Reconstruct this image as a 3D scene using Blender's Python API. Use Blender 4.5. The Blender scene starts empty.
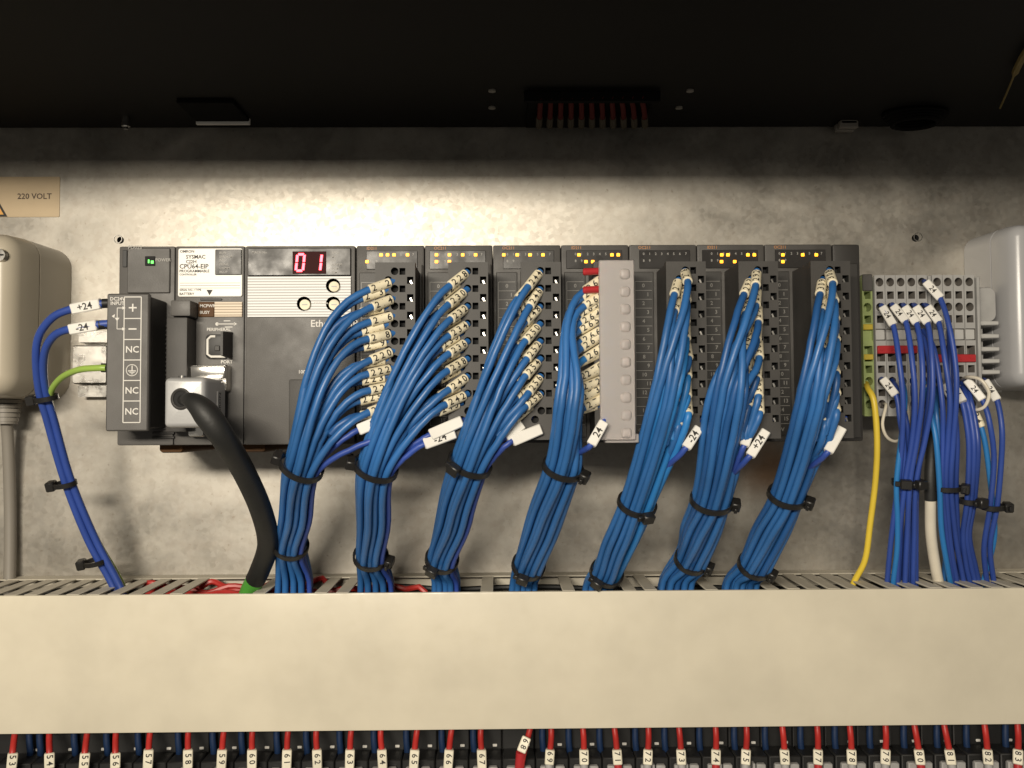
import bpy, bmesh, math, random
from mathutils import Vector, Matrix
random.seed(7)
S = 0.001                                   # everything below is written in millimetres
scene = bpy.context.scene
COL = scene.collection

# ------------------------------------------------------------------ camera
F, YAW, PITCH, ROLL = 850.0, 0.0121, 0.0373, -0.0054
CAM = Vector((0, -460, 0))
_fw = Vector((math.sin(YAW)*math.cos(PITCH), math.cos(YAW)*math.cos(PITCH), math.sin(PITCH)))
_r0 = Vector((math.cos(YAW), -math.sin(YAW), 0)); _u0 = _r0.cross(_fw)
_rt = _r0*math.cos(ROLL) + _u0*math.sin(ROLL); _up = _u0*math.cos(ROLL) - _r0*math.sin(ROLL)
cam = bpy.data.cameras.new('camera'); camo = bpy.data.objects.new('camera', cam); COL.objects.link(camo)
M = Matrix((( _rt.x, _up.x, -_fw.x, CAM.x*S), (_rt.y, _up.y, -_fw.y, CAM.y*S), (_rt.z, _up.z, -_fw.z, CAM.z*S), (0, 0, 0, 1)))
camo.matrix_world = M
cam.sensor_width = 36; cam.sensor_fit = 'HORIZONTAL'; cam.lens = F/1024*36
cam.clip_start = 0.01; cam.clip_end = 20
scene.camera = camo

def W(px, py, Y):
    """point (mm) where the sight line of a photograph pixel meets the depth Y, measured from the mounting plate"""
    d = _fw + _rt*((px-512)/F) + _up*((384-py)/F)
    return CAM + d*((Y-CAM.y)/d.y)

# ------------------------------------------------------------------ light
world = bpy.data.worlds.new('World'); scene.world = world; world.use_nodes = True
bg = world.node_tree.nodes['Background']
bg.inputs[0].default_value = (1.0, 0.92, 0.8, 1); bg.inputs[1].default_value = 0.16

def lamp(name, loc, target, sx, sy, watt, col):
    l = bpy.data.lights.new(name, 'AREA'); l.shape = 'RECTANGLE'; l.size = sx*S; l.size_y = sy*S
    l.energy = watt; l.color = col
    o = bpy.data.objects.new(name, l); COL.objects.link(o)
    o.location = Vector(loc)*S
    o.rotation_euler = (Vector(target)-Vector(loc)).to_track_quat('-Z', 'Y').to_euler()
    return o
lamp('key_lamp', (-270, -620, 147), (-40, 0, 0), 190, 24, 0.8, (1.0, 0.90, 0.745))
lamp('room_lamp', (-190, -950, 190), (0, 0, -130), 400, 60, 8.4, (1.0, 0.905, 0.755))
scene.view_settings.view_transform = 'Standard'; scene.view_settings.look = 'None'
scene.view_settings.exposure = 0.0; scene.view_settings.gamma = 1.0
scene.view_settings.use_curve_mapping = False
scene.render.engine = 'CYCLES'
scene.cycles.use_denoising = True
scene.cycles.max_bounces = 8

# ------------------------------------------------------------------ materials
MATS = {}
def mat(name, col, rough=0.5, metal=0.0, spec=0.5, noise=0.0, nscale=60, bump=0.0, bscale=900, emit=None, estr=0, trans=0.0, coat=0.0, rvar=0.0, col2=None):
    m = bpy.data.materials.new(name); m.use_nodes = True
    nt = m.node_tree; b = nt.nodes['Principled BSDF']
    b.inputs['Base Color'].default_value = (*col, 1); b.inputs['Roughness'].default_value = rough
    b.inputs['Metallic'].default_value = metal; b.inputs['Specular IOR Level'].default_value = spec
    b.inputs['Transmission Weight'].default_value = trans; b.inputs['Coat Weight'].default_value = coat
    if emit:
        b.inputs['Emission Color'].default_value = (*emit, 1); b.inputs['Emission Strength'].default_value = estr
    if noise or bump or rvar:
        tc = nt.nodes.new('ShaderNodeTexCoord')
        geo = nt.nodes.new('ShaderNodeNewGeometry')
    if noise:
        n = nt.nodes.new('ShaderNodeTexNoise'); n.inputs['Scale'].default_value = nscale; n.inputs['Detail'].default_value = 5
        nt.links.new(geo.outputs['Position'], n.inputs['Vector'])
        mx = nt.nodes.new('ShaderNodeMix'); mx.data_type = 'RGBA'
        c2 = col2 or tuple(c*(1-noise) for c in col); c1 = tuple(min(1, c*(1+noise*0.5)) for c in col)
        mx.inputs[6].default_value = (*c2, 1); mx.inputs[7].default_value = (*c1, 1)
        rp = nt.nodes.new('ShaderNodeMapRange'); rp.inputs[1].default_value = 0.3; rp.inputs[2].default_value = 0.7
        nt.links.new(n.outputs[0], rp.inputs[0]); nt.links.new(rp.outputs[0], mx.inputs[0])
        nt.links.new(mx.outputs[2], b.inputs['Base Color'])
    if rvar:
        n3 = nt.nodes.new('ShaderNodeTexNoise'); n3.inputs['Scale'].default_value = 140; n3.inputs['Detail'].default_value = 4
        nt.links.new(geo.outputs['Position'], n3.inputs['Vector'])
        r3 = nt.nodes.new('ShaderNodeMapRange'); r3.inputs[1].default_value = 0.3; r3.inputs[2].default_value = 0.7
        r3.inputs[3].default_value = max(0.02, rough-rvar); r3.inputs[4].default_value = min(1, rough+rvar)
        nt.links.new(n3.outputs[0], r3.inputs[0]); nt.links.new(r3.outputs[0], b.inputs['Roughness'])
    if bump:
        n2 = nt.nodes.new('ShaderNodeTexNoise'); n2.inputs['Scale'].default_value = bscale; n2.inputs['Detail'].default_value = 3
        nt.links.new(geo.outputs['Position'], n2.inputs['Vector'])
        bp = nt.nodes.new('ShaderNodeBump'); bp.inputs['Strength'].default_value = bump; bp.inputs['Distance'].default_value = 0.0003
        nt.links.new(n2.outputs[0], bp.inputs['Height']); nt.links.new(bp.outputs[0], b.inputs['Normal'])
    MATS[name] = m
    return m

mat('plc', (0.088, 0.083, 0.078), 0.5, noise=0.12, nscale=60, bump=0.25, bscale=2500, rvar=0.06)
mat('plc_io', (0.060, 0.056, 0.052), 0.5, noise=0.22, nscale=75, bump=0.25, bscale=2500, rvar=0.08)
mat('plc_dark', (0.028, 0.026, 0.024), 0.5, bump=0.2, bscale=2500)
mat('plc_block', (0.043, 0.040, 0.037), 0.55, noise=0.2, nscale=80, bump=0.2, bscale=2500)
mat('black', (0.012, 0.012, 0.012), 0.5)
mat('hole', (0.006, 0.006, 0.006), 0.8)
mat('window', (0.03, 0.028, 0.027), 0.30, spec=0.22, rvar=0.1)
mat('wire_blue', (0.028, 0.130, 0.36), 0.42, noise=0.25, nscale=25, bump=0.12, bscale=500, rvar=0.08)
mat('wire_navy', (0.018, 0.090, 0.27), 0.42, noise=0.2, nscale=25, bump=0.12, bscale=500)
mat('wire_light', (0.025, 0.19, 0.50), 0.45, noise=0.15, nscale=25, bump=0.1, bscale=500)
mat('wire_violet', (0.030, 0.072, 0.33), 0.46, noise=0.25, nscale=25, bump=0.1, bscale=500)
mat('wire_violet_dark', (0.024, 0.058, 0.27), 0.4, noise=0.2, nscale=25, bump=0.1, bscale=500)
mat('wire_red', (0.45, 0.03, 0.025), 0.42, noise=0.2, nscale=40)
mat('wire_yellow', (0.82, 0.60, 0.06), 0.4, noise=0.1, nscale=30)
mat('wire_green', (0.30, 0.45, 0.08), 0.4)
mat('wire_white', (0.72, 0.66, 0.54), 0.45, noise=0.12, nscale=60)
mat('wire_black', (0.016, 0.016, 0.015), 0.55, noise=0.25, nscale=60, bump=0.3, bscale=600)
mat('sleeve', (0.82, 0.74, 0.54), 0.5, noise=0.25, nscale=90)
mat('sleeve_shaded', (0.09, 0.075, 0.055), 0.7, spec=0.2)  # sleeve cream darkened in colour for the shade under the shelf
mat('red_shaded', (0.10, 0.010, 0.009), 0.7, spec=0.2)  # wire red with the shelf's shade put into its colour
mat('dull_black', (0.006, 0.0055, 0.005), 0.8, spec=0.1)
mat('wire_blue_shaded', (0.007, 0.024, 0.075), 0.5)  # wire blue darkened in colour for the shade below the duct
mat('sleeve_pale', (0.80, 0.75, 0.60), 0.45, noise=0.12, nscale=90)
mat('cable_grey', (0.24, 0.22, 0.19), 0.5)
mat('tag', (0.80, 0.78, 0.73), 0.32, noise=0.06, nscale=80)
mat('ink', (0.02, 0.018, 0.016), 0.6)
mat('ink_brown', (0.07, 0.045, 0.03), 0.6)
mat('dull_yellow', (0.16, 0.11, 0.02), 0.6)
mat('print', (0.62, 0.60, 0.56), 0.5)
mat('print_dim', (0.30, 0.29, 0.27), 0.5)
mat('print_orange', (0.40, 0.18, 0.06), 0.5)
mat('tie', (0.014, 0.013, 0.012), 0.38, bump=0.2, bscale=1500)
mat('duct', (0.66, 0.605, 0.48), 0.42, noise=0.09, nscale=32, bump=0.12, bscale=260, rvar=0.12)
mat('duct_in', (0.58, 0.535, 0.44), 0.6, noise=0.12, nscale=50)
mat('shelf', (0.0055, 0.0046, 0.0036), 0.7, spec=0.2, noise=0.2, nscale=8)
mat('label_beige', (0.50, 0.39, 0.25), 0.5, noise=0.08, nscale=50)
mat('label_orange', (0.62, 0.33, 0.08), 0.5)
mat('box_beige', (0.47, 0.42, 0.33), 0.3, noise=0.06, nscale=20, bump=0.05, bscale=200)
mat('box_grey', (0.40, 0.40, 0.41), 0.26, noise=0.05, nscale=20, bump=0.04, bscale=200)
mat('term_grey', (0.37, 0.365, 0.355), 0.45, noise=0.12, nscale=120, bump=0.1, bscale=1200)
mat('term_light', (0.47, 0.465, 0.45), 0.45)
mat('term_green', (0.32, 0.39, 0.15), 0.45, noise=0.15, nscale=150)
mat('term_yellow', (0.55, 0.42, 0.05), 0.45)
mat('term_in', (0.17, 0.155, 0.14), 0.6)
mat('red_plastic', (0.42, 0.025, 0.03), 0.4)
mat('steel', (0.62, 0.60, 0.56), 0.3, metal=1.0, noise=0.2, nscale=60, bump=0.1, bscale=700, rvar=0.1)
mat('chrome', (0.8, 0.78, 0.74), 0.14, metal=1.0)
mat('plug', (0.50, 0.50, 0.50), 0.40, metal=0.3, noise=0.06, nscale=40, bump=0.15, bscale=1200)
mat('paper_white', (0.80, 0.78, 0.73), 0.38)
mat('brown_window', (0.09, 0.04, 0.012), 0.5, spec=0.15)
mat('led_amber', (0.9, 0.5, 0.05), 0.4, emit=(1.0, 0.34, 0.015), estr=3.0)
mat('led_red', (0.9, 0.1, 0.12), 0.4, emit=(1.0, 0.03, 0.06), estr=7.0)
mat('led_green', (0.1, 0.7, 0.1), 0.4, emit=(0.12, 1.0, 0.12), estr=1.2)
mat('display', (0.035, 0.006, 0.006), 0.6, spec=0.1)
mat('green_cap', (0.09, 0.36, 0.05), 0.45, noise=0.15, nscale=60)
mat('clear', (0.84, 0.80, 0.78), 0.34, spec=0.7)
_nt = MATS['clear'].node_tree; _tr = _nt.nodes.new('ShaderNodeBsdfRefraction'); _tr.inputs['Roughness'].default_value = 0.33; _tr.inputs['IOR'].default_value = 1.12; _tr.inputs['Color'].default_value = (0.92, 0.86, 0.84, 1); _mx = _nt.nodes.new('ShaderNodeMixShader'); _mx.inputs[0].default_value = 0.35
_nt.links.new(_tr.outputs[0], _mx.inputs[1]); _nt.links.new(_nt.nodes['Principled BSDF'].outputs[0], _mx.inputs[2]); _nt.links.new(_mx.outputs[0], _nt.nodes['Material Output'].inputs[0])

def galvanised():
    m = bpy.data.materials.new('galvanised'); m.use_nodes = True
    nt = m.node_tree; b = nt.nodes['Principled BSDF']; N = nt.nodes.new; L = nt.links.new
    geo = N('ShaderNodeNewGeometry')
    def noise(sc, det=5, dist=0.0, rough=0.55):
        n = N('ShaderNodeTexNoise'); n.inputs['Scale'].default_value = sc; n.inputs['Detail'].default_value = det
        n.inputs['Distortion'].default_value = dist; n.inputs['Roughness'].default_value = rough
        L(geo.outputs['Position'], n.inputs['Vector']); return n
    def ramp(src, a, c, lo=0.0, hi=1.0):
        r = N('ShaderNodeMapRange'); r.inputs[1].default_value = a; r.inputs[2].default_value = c
        r.inputs[3].default_value = lo; r.inputs[4].default_value = hi; L(src, r.inputs[0]); return r.outputs[0]
    def mix(fac, c1, c2):
        x = N('ShaderNodeMix'); x.data_type = 'RGBA'; L(fac, x.inputs[0])
        for i, c in ((6, c1), (7, c2)):
            if isinstance(c, tuple): x.inputs[i].default_value = (*c, 1)
            else: L(c, x.inputs[i])
        return x.outputs[2]
    v = N('ShaderNodeTexVoronoi'); v.inputs['Scale'].default_value = 420; L(geo.outputs['Position'], v.inputs['Vector'])
    vv = N('ShaderNodeSeparateColor'); L(v.outputs['Color'], vv.inputs[0])
    n1 = noise(22, 6, 0.6); n2 = noise(140, 5); n3 = noise(420, 3); n4 = noise(9, 3)
    c = mix(ramp(n1.outputs[0], 0.3, 0.7), (0.30, 0.28, 0.245), (0.48, 0.45, 0.395))
    c = mix(ramp(n2.outputs[0], 0.45, 0.75, 0, 0.4), c, (0.30, 0.255, 0.21))
    c = mix(ramp(vv.outputs[0], 0, 1, 0, 0.12), c, (0.66, 0.64, 0.60))
    c = mix(ramp(n3.outputs[0], 0.63, 0.72, 0, 0.45), c, (0.22, 0.18, 0.14))
    c = mix(ramp(n4.outputs[0], 0.62, 0.8, 0, 0.35), c, (0.33, 0.24, 0.16))      # brownish oxide blooms
    st = N('ShaderNodeVectorMath'); st.operation = 'DISTANCE'; L(geo.outputs['Position'], st.inputs[0])
    p = W(772, 468, 0)*S; st.inputs[1].default_value = (p.x, p.y, p.z)            # rust bloom on the plate
    sn = N('ShaderNodeMath'); sn.operation = 'MULTIPLY_ADD'; L(n1.outputs[0], sn.inputs[0]); sn.inputs[1].default_value = 0.02; L(st.outputs['Value'], sn.inputs[2])
    c = mix(ramp(sn.outputs[0], 0.014, 0.034, 0.75, 0), c, (0.25, 0.13, 0.055))
    L(c, b.inputs['Base Color'])
    b.inputs['Metallic'].default_value = 0.84
    ra = N('ShaderNodeMath'); ra.operation = 'ADD'
    L(ramp(n1.outputs[0], 0.3, 0.7, 0.38, 0.52), ra.inputs[0]); L(ramp(vv.outputs[1], 0, 1, -0.03, 0.04), ra.inputs[1])
    L(ra.outputs[0], b.inputs['Roughness'])
    bp = N('ShaderNodeBump'); bp.inputs['Strength'].default_value = 0.06; bp.inputs['Distance'].default_value = 0.0005
    L(n2.outputs[0], bp.inputs['Height']); L(bp.outputs[0], b.inputs['Normal'])
    MATS['galvanised'] = m
galvanised()

def ridged(name, c1, c2):
    m = mat(name, c1, 0.45)
    nt = m.node_tree; N = nt.nodes.new; L = nt.links.new; b = nt.nodes['Principled BSDF']
    geo = N('ShaderNodeNewGeometry'); sx = N('ShaderNodeSeparateXYZ'); L(geo.outputs['Position'], sx.inputs[0])
    mu = N('ShaderNodeMath'); mu.operation = 'MULTIPLY'; mu.inputs[1].default_value = 1/0.00125; L(sx.outputs[2], mu.inputs[0])
    fr = N('ShaderNodeMath'); fr.operation = 'FRACT'; L(mu.outputs[0], fr.inputs[0])
    gt = N('ShaderNodeMath'); gt.operation = 'GREATER_THAN'; gt.inputs[1].default_value = 0.66; L(fr.outputs[0], gt.inputs[0])
    mx = N('ShaderNodeMix'); mx.data_type = 'RGBA'; L(gt.outputs[0], mx.inputs[0])
    mx.inputs[6].default_value = (*c1, 1); mx.inputs[7].default_value = (*c2, 1); L(mx.outputs[2], b.inputs['Base Color'])
    bp = N('ShaderNodeBump'); bp.inputs['Strength'].default_value = 0.5; bp.inputs['Distance'].default_value = 0.0003; bp.invert = True
    L(gt.outputs[0], bp.inputs['Height']); L(bp.outputs[0], b.inputs['Normal'])
ridged('ridged_white', (0.70, 0.705, 0.70), (0.34, 0.33, 0.31))
ridged('ridged_cream', (0.66, 0.55, 0.42), (0.30, 0.23, 0.15))

# ------------------------------------------------------------------ mesh helpers
V3 = Vector
_text = {}
def glyphs(s):
    if s not in _text:
        cu = bpy.data.curves.new('t', 'FONT'); cu.body = s; cu.size = 1; cu.align_x = 'CENTER'; cu.align_y = 'CENTER'; cu.resolution_u = 2; cu.offset = 0.016
        o = bpy.data.objects.new('t', cu); COL.objects.link(o)
        dg = bpy.context.evaluated_depsgraph_get(); me = bpy.data.meshes.new_from_object(o.evaluated_get(dg))
        _text[s] = ([v.co.copy() for v in me.vertices], [tuple(p.vertices) for p in me.polygons])
        bpy.data.objects.remove(o); bpy.data.curves.remove(cu); bpy.data.meshes.remove(me)
    return _text[s]

class MB:
    def __init__(s): s.v = []; s.f = []; s.m = []
    def add(s, vs, fs, m=0):
        o = len(s.v); s.v += [V3(v) for v in vs]
        for f in fs: s.f.append(tuple(i+o for i in f)); s.m.append(m)
        return s
    def box(s, x0, x1, y0, y1, z0, z1, b=0.0, m=0, seg=1):
        x0, x1 = sorted((x0, x1)); y0, y1 = sorted((y0, y1)); z0, z1 = sorted((z0, z1))
        return s.obox(V3(((x0+x1)/2, (y0+y1)/2, (z0+z1)/2)), V3((1,0,0)), V3((0,1,0)), V3((0,0,1)), (x1-x0)/2, (y1-y0)/2, (z1-z0)/2, b, m, seg)
    def obox(s, c, ax, ay, az, hx, hy, hz, b=0.0, m=0, seg=1):
        bm = bmesh.new(); bmesh.ops.create_cube(bm, size=2)
        for v in bm.verts: v.co = V3((v.co.x*hx, v.co.y*hy, v.co.z*hz))
        if b: bmesh.ops.bevel(bm, geom=list(bm.edges), offset=min(b, hx*.9, hy*.9, hz*.9), segments=seg, affect='EDGES', profile=0.6)
        bm.verts.index_update()
        s.add([c + ax*v.co.x + ay*v.co.y + az*v.co.z for v in bm.verts], [[v.index for v in f.verts] for f in bm.faces], m)
        bm.free(); return s
    def tube(s, pts, r, seg=10, m=0, stripe=None, sm=None, twist=0.0):
        pts = [V3(p) for p in pts]; n = len(pts); rs = r if isinstance(r, (list, tuple)) else [r]*n
        t0 = (pts[1]-pts[0]).normalized(); a = V3((0,0,1)) if abs(t0.z) < .9 else V3((1,0,0))
        nrm = (a - t0*a.dot(t0)).normalized(); vs = []
        for i, p in enumerate(pts):
            t = (pts[min(i+1, n-1)]-pts[max(i-1, 0)]).normalized()
            nrm = (nrm - t*nrm.dot(t)).normalized(); bn = t.cross(nrm)
            for k in range(seg):
                an = 2*math.pi*k/seg + twist*i/n
                vs.append(p + (nrm*math.cos(an)+bn*math.sin(an))*rs[i])
        o = len(s.v); s.v += vs
        for i in range(n-1):
            for k in range(seg):
                k2 = (k+1) % seg
                s.f.append((o+i*seg+k, o+i*seg+k2, o+(i+1)*seg+k2, o+(i+1)*seg+k))
                s.m.append(sm if stripe and k in stripe else m)
        s.f.append(tuple(o+k for k in reversed(range(seg)))); s.m.append(m)
        s.f.append(tuple(o+(n-1)*seg+k for k in range(seg))); s.m.append(m)
        return s
    def cyl(s, c, axis, r, h, seg=16, m=0, r2=None):
        axis = V3(axis).normalized(); return s.tube([V3(c), V3(c)+axis*h], [r, r if r2 is None else r2], seg, m)
    def rrect(s, x0, x1, z0, z1, r, loops, m=0, n=5):
        """rounded rectangle in x/z lofted through (y, inset) loops, back first, front last"""
        base = []
        for cx, cz, a0 in ((x1-r, z1-r, 0), (x0+r, z1-r, 90), (x0+r, z0+r, 180), (x1-r, z0+r, 270)):
            for k in range(n+1):
                a = math.radians(a0+90*k/n); base.append((cx, cz, math.cos(a), math.sin(a)))
        vs = []; N = len(base)
        for y, ins in loops:
            for cx, cz, c, sn in base: vs.append((cx+(r-ins)*c, y, cz+(r-ins)*sn))
        fs = []
        for i in range(len(loops)-1):
            for k in range(N):
                k2 = (k+1) % N; fs.append((i*N+k, (i+1)*N+k, (i+1)*N+k2, i*N+k2))
        fs.append(tuple(range(N))); fs.append(tuple((len(loops)-1)*N+k for k in reversed(range(N))))
        return s.add(vs, fs, m)
    def cell(s, x0, x1, z0, z1, y, cx, cz, w, h, depth, shape='s', m=0, mi=1):
        """front face with a real recess; y is the front, the recess goes to y+depth"""
        if shape == 's':
            out = [(x1, z1), (x0, z1), (x0, z0), (x1, z0)]
            inn = [(cx+w/2, cz+h/2), (cx-w/2, cz+h/2), (cx-w/2, cz-h/2), (cx+w/2, cz-h/2)]
        else:
            out = []; inn = []
            mx, mz = (x0+x1)/2, (z0+z1)/2
            for k in range(16):
                a = 2*math.pi*k/16; c, sn = math.cos(a), math.sin(a); q = 1/max(abs(c), abs(sn))
                out.append((mx+c*q*(x1-x0)/2, mz+sn*q*(z1-z0)/2)); inn.append((cx+c*w/2, cz+sn*h/2))
        n = len(out)
        vs = [(x, y, z) for x, z in out] + [(x, y, z) for x, z in inn] + [(x, y+depth, z) for x, z in inn]
        fs = []; fi = []
        for k in range(n):
            k2 = (k+1) % n
            fs.append((k, k2, n+k2, n+k)); fi.append((n+k, n+k2, 2*n+k2, 2*n+k))
        fi.append(tuple(2*n+k for k in range(n)))
        o = len(s.v); s.add(vs, fs, m)
        for f in fi: s.f.append(tuple(i+o for i in f)); s.m.append(mi)
        return s
    def quad(s, x0, x1, z0, z1, y, m=0): return s.add([(x0,y,z0),(x1,y,z0),(x1,y,z1),(x0,y,z1)], [(0,1,2,3)], m)
    def text(s, t, pos, size, m=0, right=V3((1,0,0)), up=V3((0,0,1)), left=False):
        vs, fs = glyphs(t); pos = V3(pos)
        off = -min(v.x for v in vs) if left else 0
        return s.add([pos + right*((v.x+off)*size) + up*(v.y*size) for v in vs], fs, m)
    def build(s, name, mats, parent=None, base=None, smooth=True, label=None, cat=None, group=None, kind=None):
        xs = [v.x for v in s.v]; ys = [v.y for v in s.v]; zs = [v.z for v in s.v]
        if base is None: base = V3(((min(xs)+max(xs))/2, (min(ys)+max(ys))/2, min(zs)))
        me = bpy.data.meshes.new(name); me.from_pydata([(v-base)*S for v in s.v], [], s.f)
        if isinstance(mats, str): mats = [mats]
        for k in mats: me.materials.append(MATS[k])
        me.polygons.foreach_set('material_index', s.m)
        me.polygons.foreach_set('use_smooth', [smooth]*len(s.f))
        bm = bmesh.new(); bm.from_mesh(me); 
        me.update()
        bm.free()
        if smooth: me.set_sharp_from_angle(angle=math.radians(38))
        o = bpy.data.objects.new(name, me); COL.objects.link(o)
        put(o, base, parent); tag(o, label, cat, group, kind)
        return o
LOC = {}
def put(o, base, parent=None):
    LOC[o.name] = V3(base)
    if parent: o.parent = parent; o.location = (V3(base)-LOC[parent.name])*S
    else: o.location = V3(base)*S
def tag(o, label=None, cat=None, group=None, kind=None):
    if label: o['label'] = label
    if cat: o['category'] = cat
    if group: o['group'] = group
    if kind: o['kind'] = kind
def empty(name, base, label, cat, group=None):
    o = bpy.data.objects.new(name, None); COL.objects.link(o); o.empty_display_size = 0.01
    put(o, base); tag(o, label, cat, group); return o
def dup(o, base, parent=None):
    c = o.copy(); COL.objects.link(c); c.parent = None; put(c, base, parent); return c
def catmull(pts, n=8):
    P = [V3(p) for p in pts]; P = [P[0]*2-P[1]] + P + [P[-1]*2-P[-2]]; out = []
    for i in range(1, len(P)-2):
        a, b, c, d = P[i-1:i+3]
        for k in range(n):
            t = k/n
            out.append(((b*2) + (c-a)*t + (a*2-b*5+c*4-d)*t*t + (b*3-a-c*3+d)*t**3)*0.5)
    return out + [P[-2]]
def hermite(a, ta, b, tb, n):
    return [a*(2*t**3-3*t*t+1) + ta*(t**3-2*t*t+t) + b*(3*t*t-2*t**3) + tb*(t**3-t*t) for t in (k/n for k in range(n))]

# ------------------------------------------------------------------ setting: plate
ZS = W(512, 128, 0).z                       # underside of the black shelf
b = MB(); b.box(-430, 430, 0, 3, -270, ZS+60)
plate = b.build('mounting_plate', ['galvanised', 'hole'], smooth=False, kind='structure')
tag(plate, 'stained galvanised steel mounting plate behind the controller', None)
cut = MB()
HOLES = [(118, 239, 1.9), (918, 237, 2.0)]
for px, py, r in HOLES: cut.cyl(W(px, py, -3) , (0, 1, 0), r, 12, 20)
co = cut.build('cut', 'hole', smooth=False)
md = plate.modifiers.new('holes', 'BOOLEAN'); md.object = co; md.operation = 'DIFFERENCE'; md.solver = 'EXACT'
dg = bpy.context.evaluated_depsgraph_get(); me2 = bpy.data.meshes.new_from_object(plate.evaluated_get(dg))
plate.modifiers.clear(); plate.data = me2; bpy.data.objects.remove(co)
for px, py, r in HOLES:
    b = MB(); c = W(px, py, 0)
    pts = [c + V3((math.cos(a)*r*1.12, 0, math.sin(a)*r*1.12)) for a in [2*math.pi*k/20 for k in range(21)]]
    b.tube(pts, 0.28, 6); b.build('burr_ring', 'steel', plate)
    b = MB(); b.cyl(c+V3((0, 6, 0)), (0, 1, 0), r*1.5, 1, 16); b.build('hole_back', 'hole', plate)

# ------------------------------------------------------------------ black overhead shelf with what hangs under it, coloured darker for its shade
b = MB(); b.box(-430, 430, -235, -0.3, ZS, ZS+42, 1.2); b.box(-430, 430, -235, -232.5, 138.5, ZS+.5, .6)  # unseen front lip added to block the key lamp
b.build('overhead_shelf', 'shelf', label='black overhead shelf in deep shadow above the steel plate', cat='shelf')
def U(px, py, dz=0):                        # point on the shelf's underside
    d = _fw + _rt*((px-512)/F) + _up*((384-py)/F); return CAM + d*((ZS-dz-CAM.z)/d.z)
a0, a1 = U(524, 92), U(660, 92); k0 = U(540, 125)
t = empty('terminal_strip', (a0+a1)/2, 'dim terminal strip with red wires under the black overhead shelf', 'terminal strip')
b = MB(); b.box(a0.x, a1.x, a0.y-1.5, a0.y+2, ZS-5, ZS, .4); b.build('rail', 'dull_black', t)
b = MB(); b.box(a0.x+2, a1.x-2, a0.y+2, -6, ZS-2, ZS, .3); b.build('base', 'dull_black', t)
for i in range(11):
    px = 541 + i*10; p = U(px, 97, 3); q = U(px-1+i*.4, 110, 4.5); r_ = U(px-2+i*.6, 126, 5.5)
    b = MB(); b.tube(catmull([p, q, r_], 4), 1.3, 8); w = b.build('wire', 'red_shaded', t)
    b = MB(); b.tube([q*.55+r_*.45, r_], 1.7, 8); b.build('marker_sleeve', 'sleeve_shaded', w)
for px, py in ((492, 90), (492, 107), (690, 90), (679, 107)):
    c = U(px, py); b = MB(); b.cyl(c, (0, 0, -1), 1.8, .8, 12); b.build('screw', 'cable_grey', t)
c0, c1 = U(195, 117), U(249, 117)
t = empty('hanging_bracket', (c0+c1)/2, 'black bracket with a painted glint along its lower edge under the overhead shelf', 'bracket')
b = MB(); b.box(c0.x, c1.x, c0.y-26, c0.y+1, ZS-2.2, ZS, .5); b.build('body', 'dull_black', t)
b = MB(); b.box(c0.x, c1.x, c0.y+1.2, c0.y+3.0, ZS-3.4, ZS-.2, .2); b.build('edge_glint', 'tag', t)  # plain white stands in for the glint of the metal
c0 = U(126, 117); b = MB(); b.cyl(c0, (0, 0, -1), 2.2, 5, 12); b.cyl(c0+V3((0, 0, -5)), (0, 0, -1), 1.2, 1.5, 8)
b.build('screw', 'chrome', label='small bright screw under the shelf left of the hanging bracket', cat='screw')
c0 = U(847, 122); b = MB()
for k in (0, 5.5): b.box(c0.x-5, c0.x+5, c0.y-3+k, c0.y+k, ZS-4, ZS, .4)
b.box(c0.x-4, c0.x+4, c0.y-3, c0.y+5, ZS-1.5, ZS)
b.build('cable_clip', 'cable_grey', label='small shade-darkened two-rib clip under the black shelf', cat='clip')  # white clip given a grey for the shelf's shade
c0 = U(915, 112); b = MB()
for k in range(4): b.tube([c0 + V3((math.cos(a)*(16-k*1.5), math.sin(a)*9, -1.5-k*1.4)) for a in [2*math.pi*j/24 for j in range(25)]], 1.4, 8)
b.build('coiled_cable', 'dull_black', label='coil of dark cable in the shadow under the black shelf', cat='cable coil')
b = MB(); b.tube(catmull([U(1000, 108, 3), U(1008, 90, 3), U(1020, 62, 3), U(1034, 40, 3)], 6), [0.5]*10+[1.6]*9, 8)
b.build('yellow_wire', 'dull_yellow', label='thin yellow-tipped wire under the black shelf at the upper right', cat='wire')

# ------------------------------------------------------------------ warning label
p0, p1 = W(60, 176.5, -.4), W(60, 217, -.4)
t = empty('warning_label', V3((p1.x-30, -.2, p1.z)), 'beige 220 volt warning label stuck on the steel plate', 'label')
x1 = p0.x; z1 = p0.z; z0 = p1.z
b = MB(); b.rrect(x1-74, x1, z0, z1, .8, [(-.05, 0), (-.4, 0.1)]); b.build('sticker', 'label_beige', t)
c = W(34.5, 196.5, -.5); b = MB(); b.text('220 VOLT', c, 4.3); b.build('lettering', 'ink_brown', t)
def tri(c, r, y): return [(c.x+r*math.sin(a), y, c.z+r*math.cos(a)) for a in (0, -2*math.pi/3, 2*math.pi/3)]
c = W(-9.5, 207, -.5); b = MB(); b.add(tri(c, 10.6, -.5), [(0, 1, 2)], 0); b.add(tri(c, 8.3, -.6), [(0, 1, 2)], 1)
b.text('!', c + V3((0, -.2, .5)), 9, 0); b.build('warning_triangle', ['ink', 'label_orange'], t)

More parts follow.
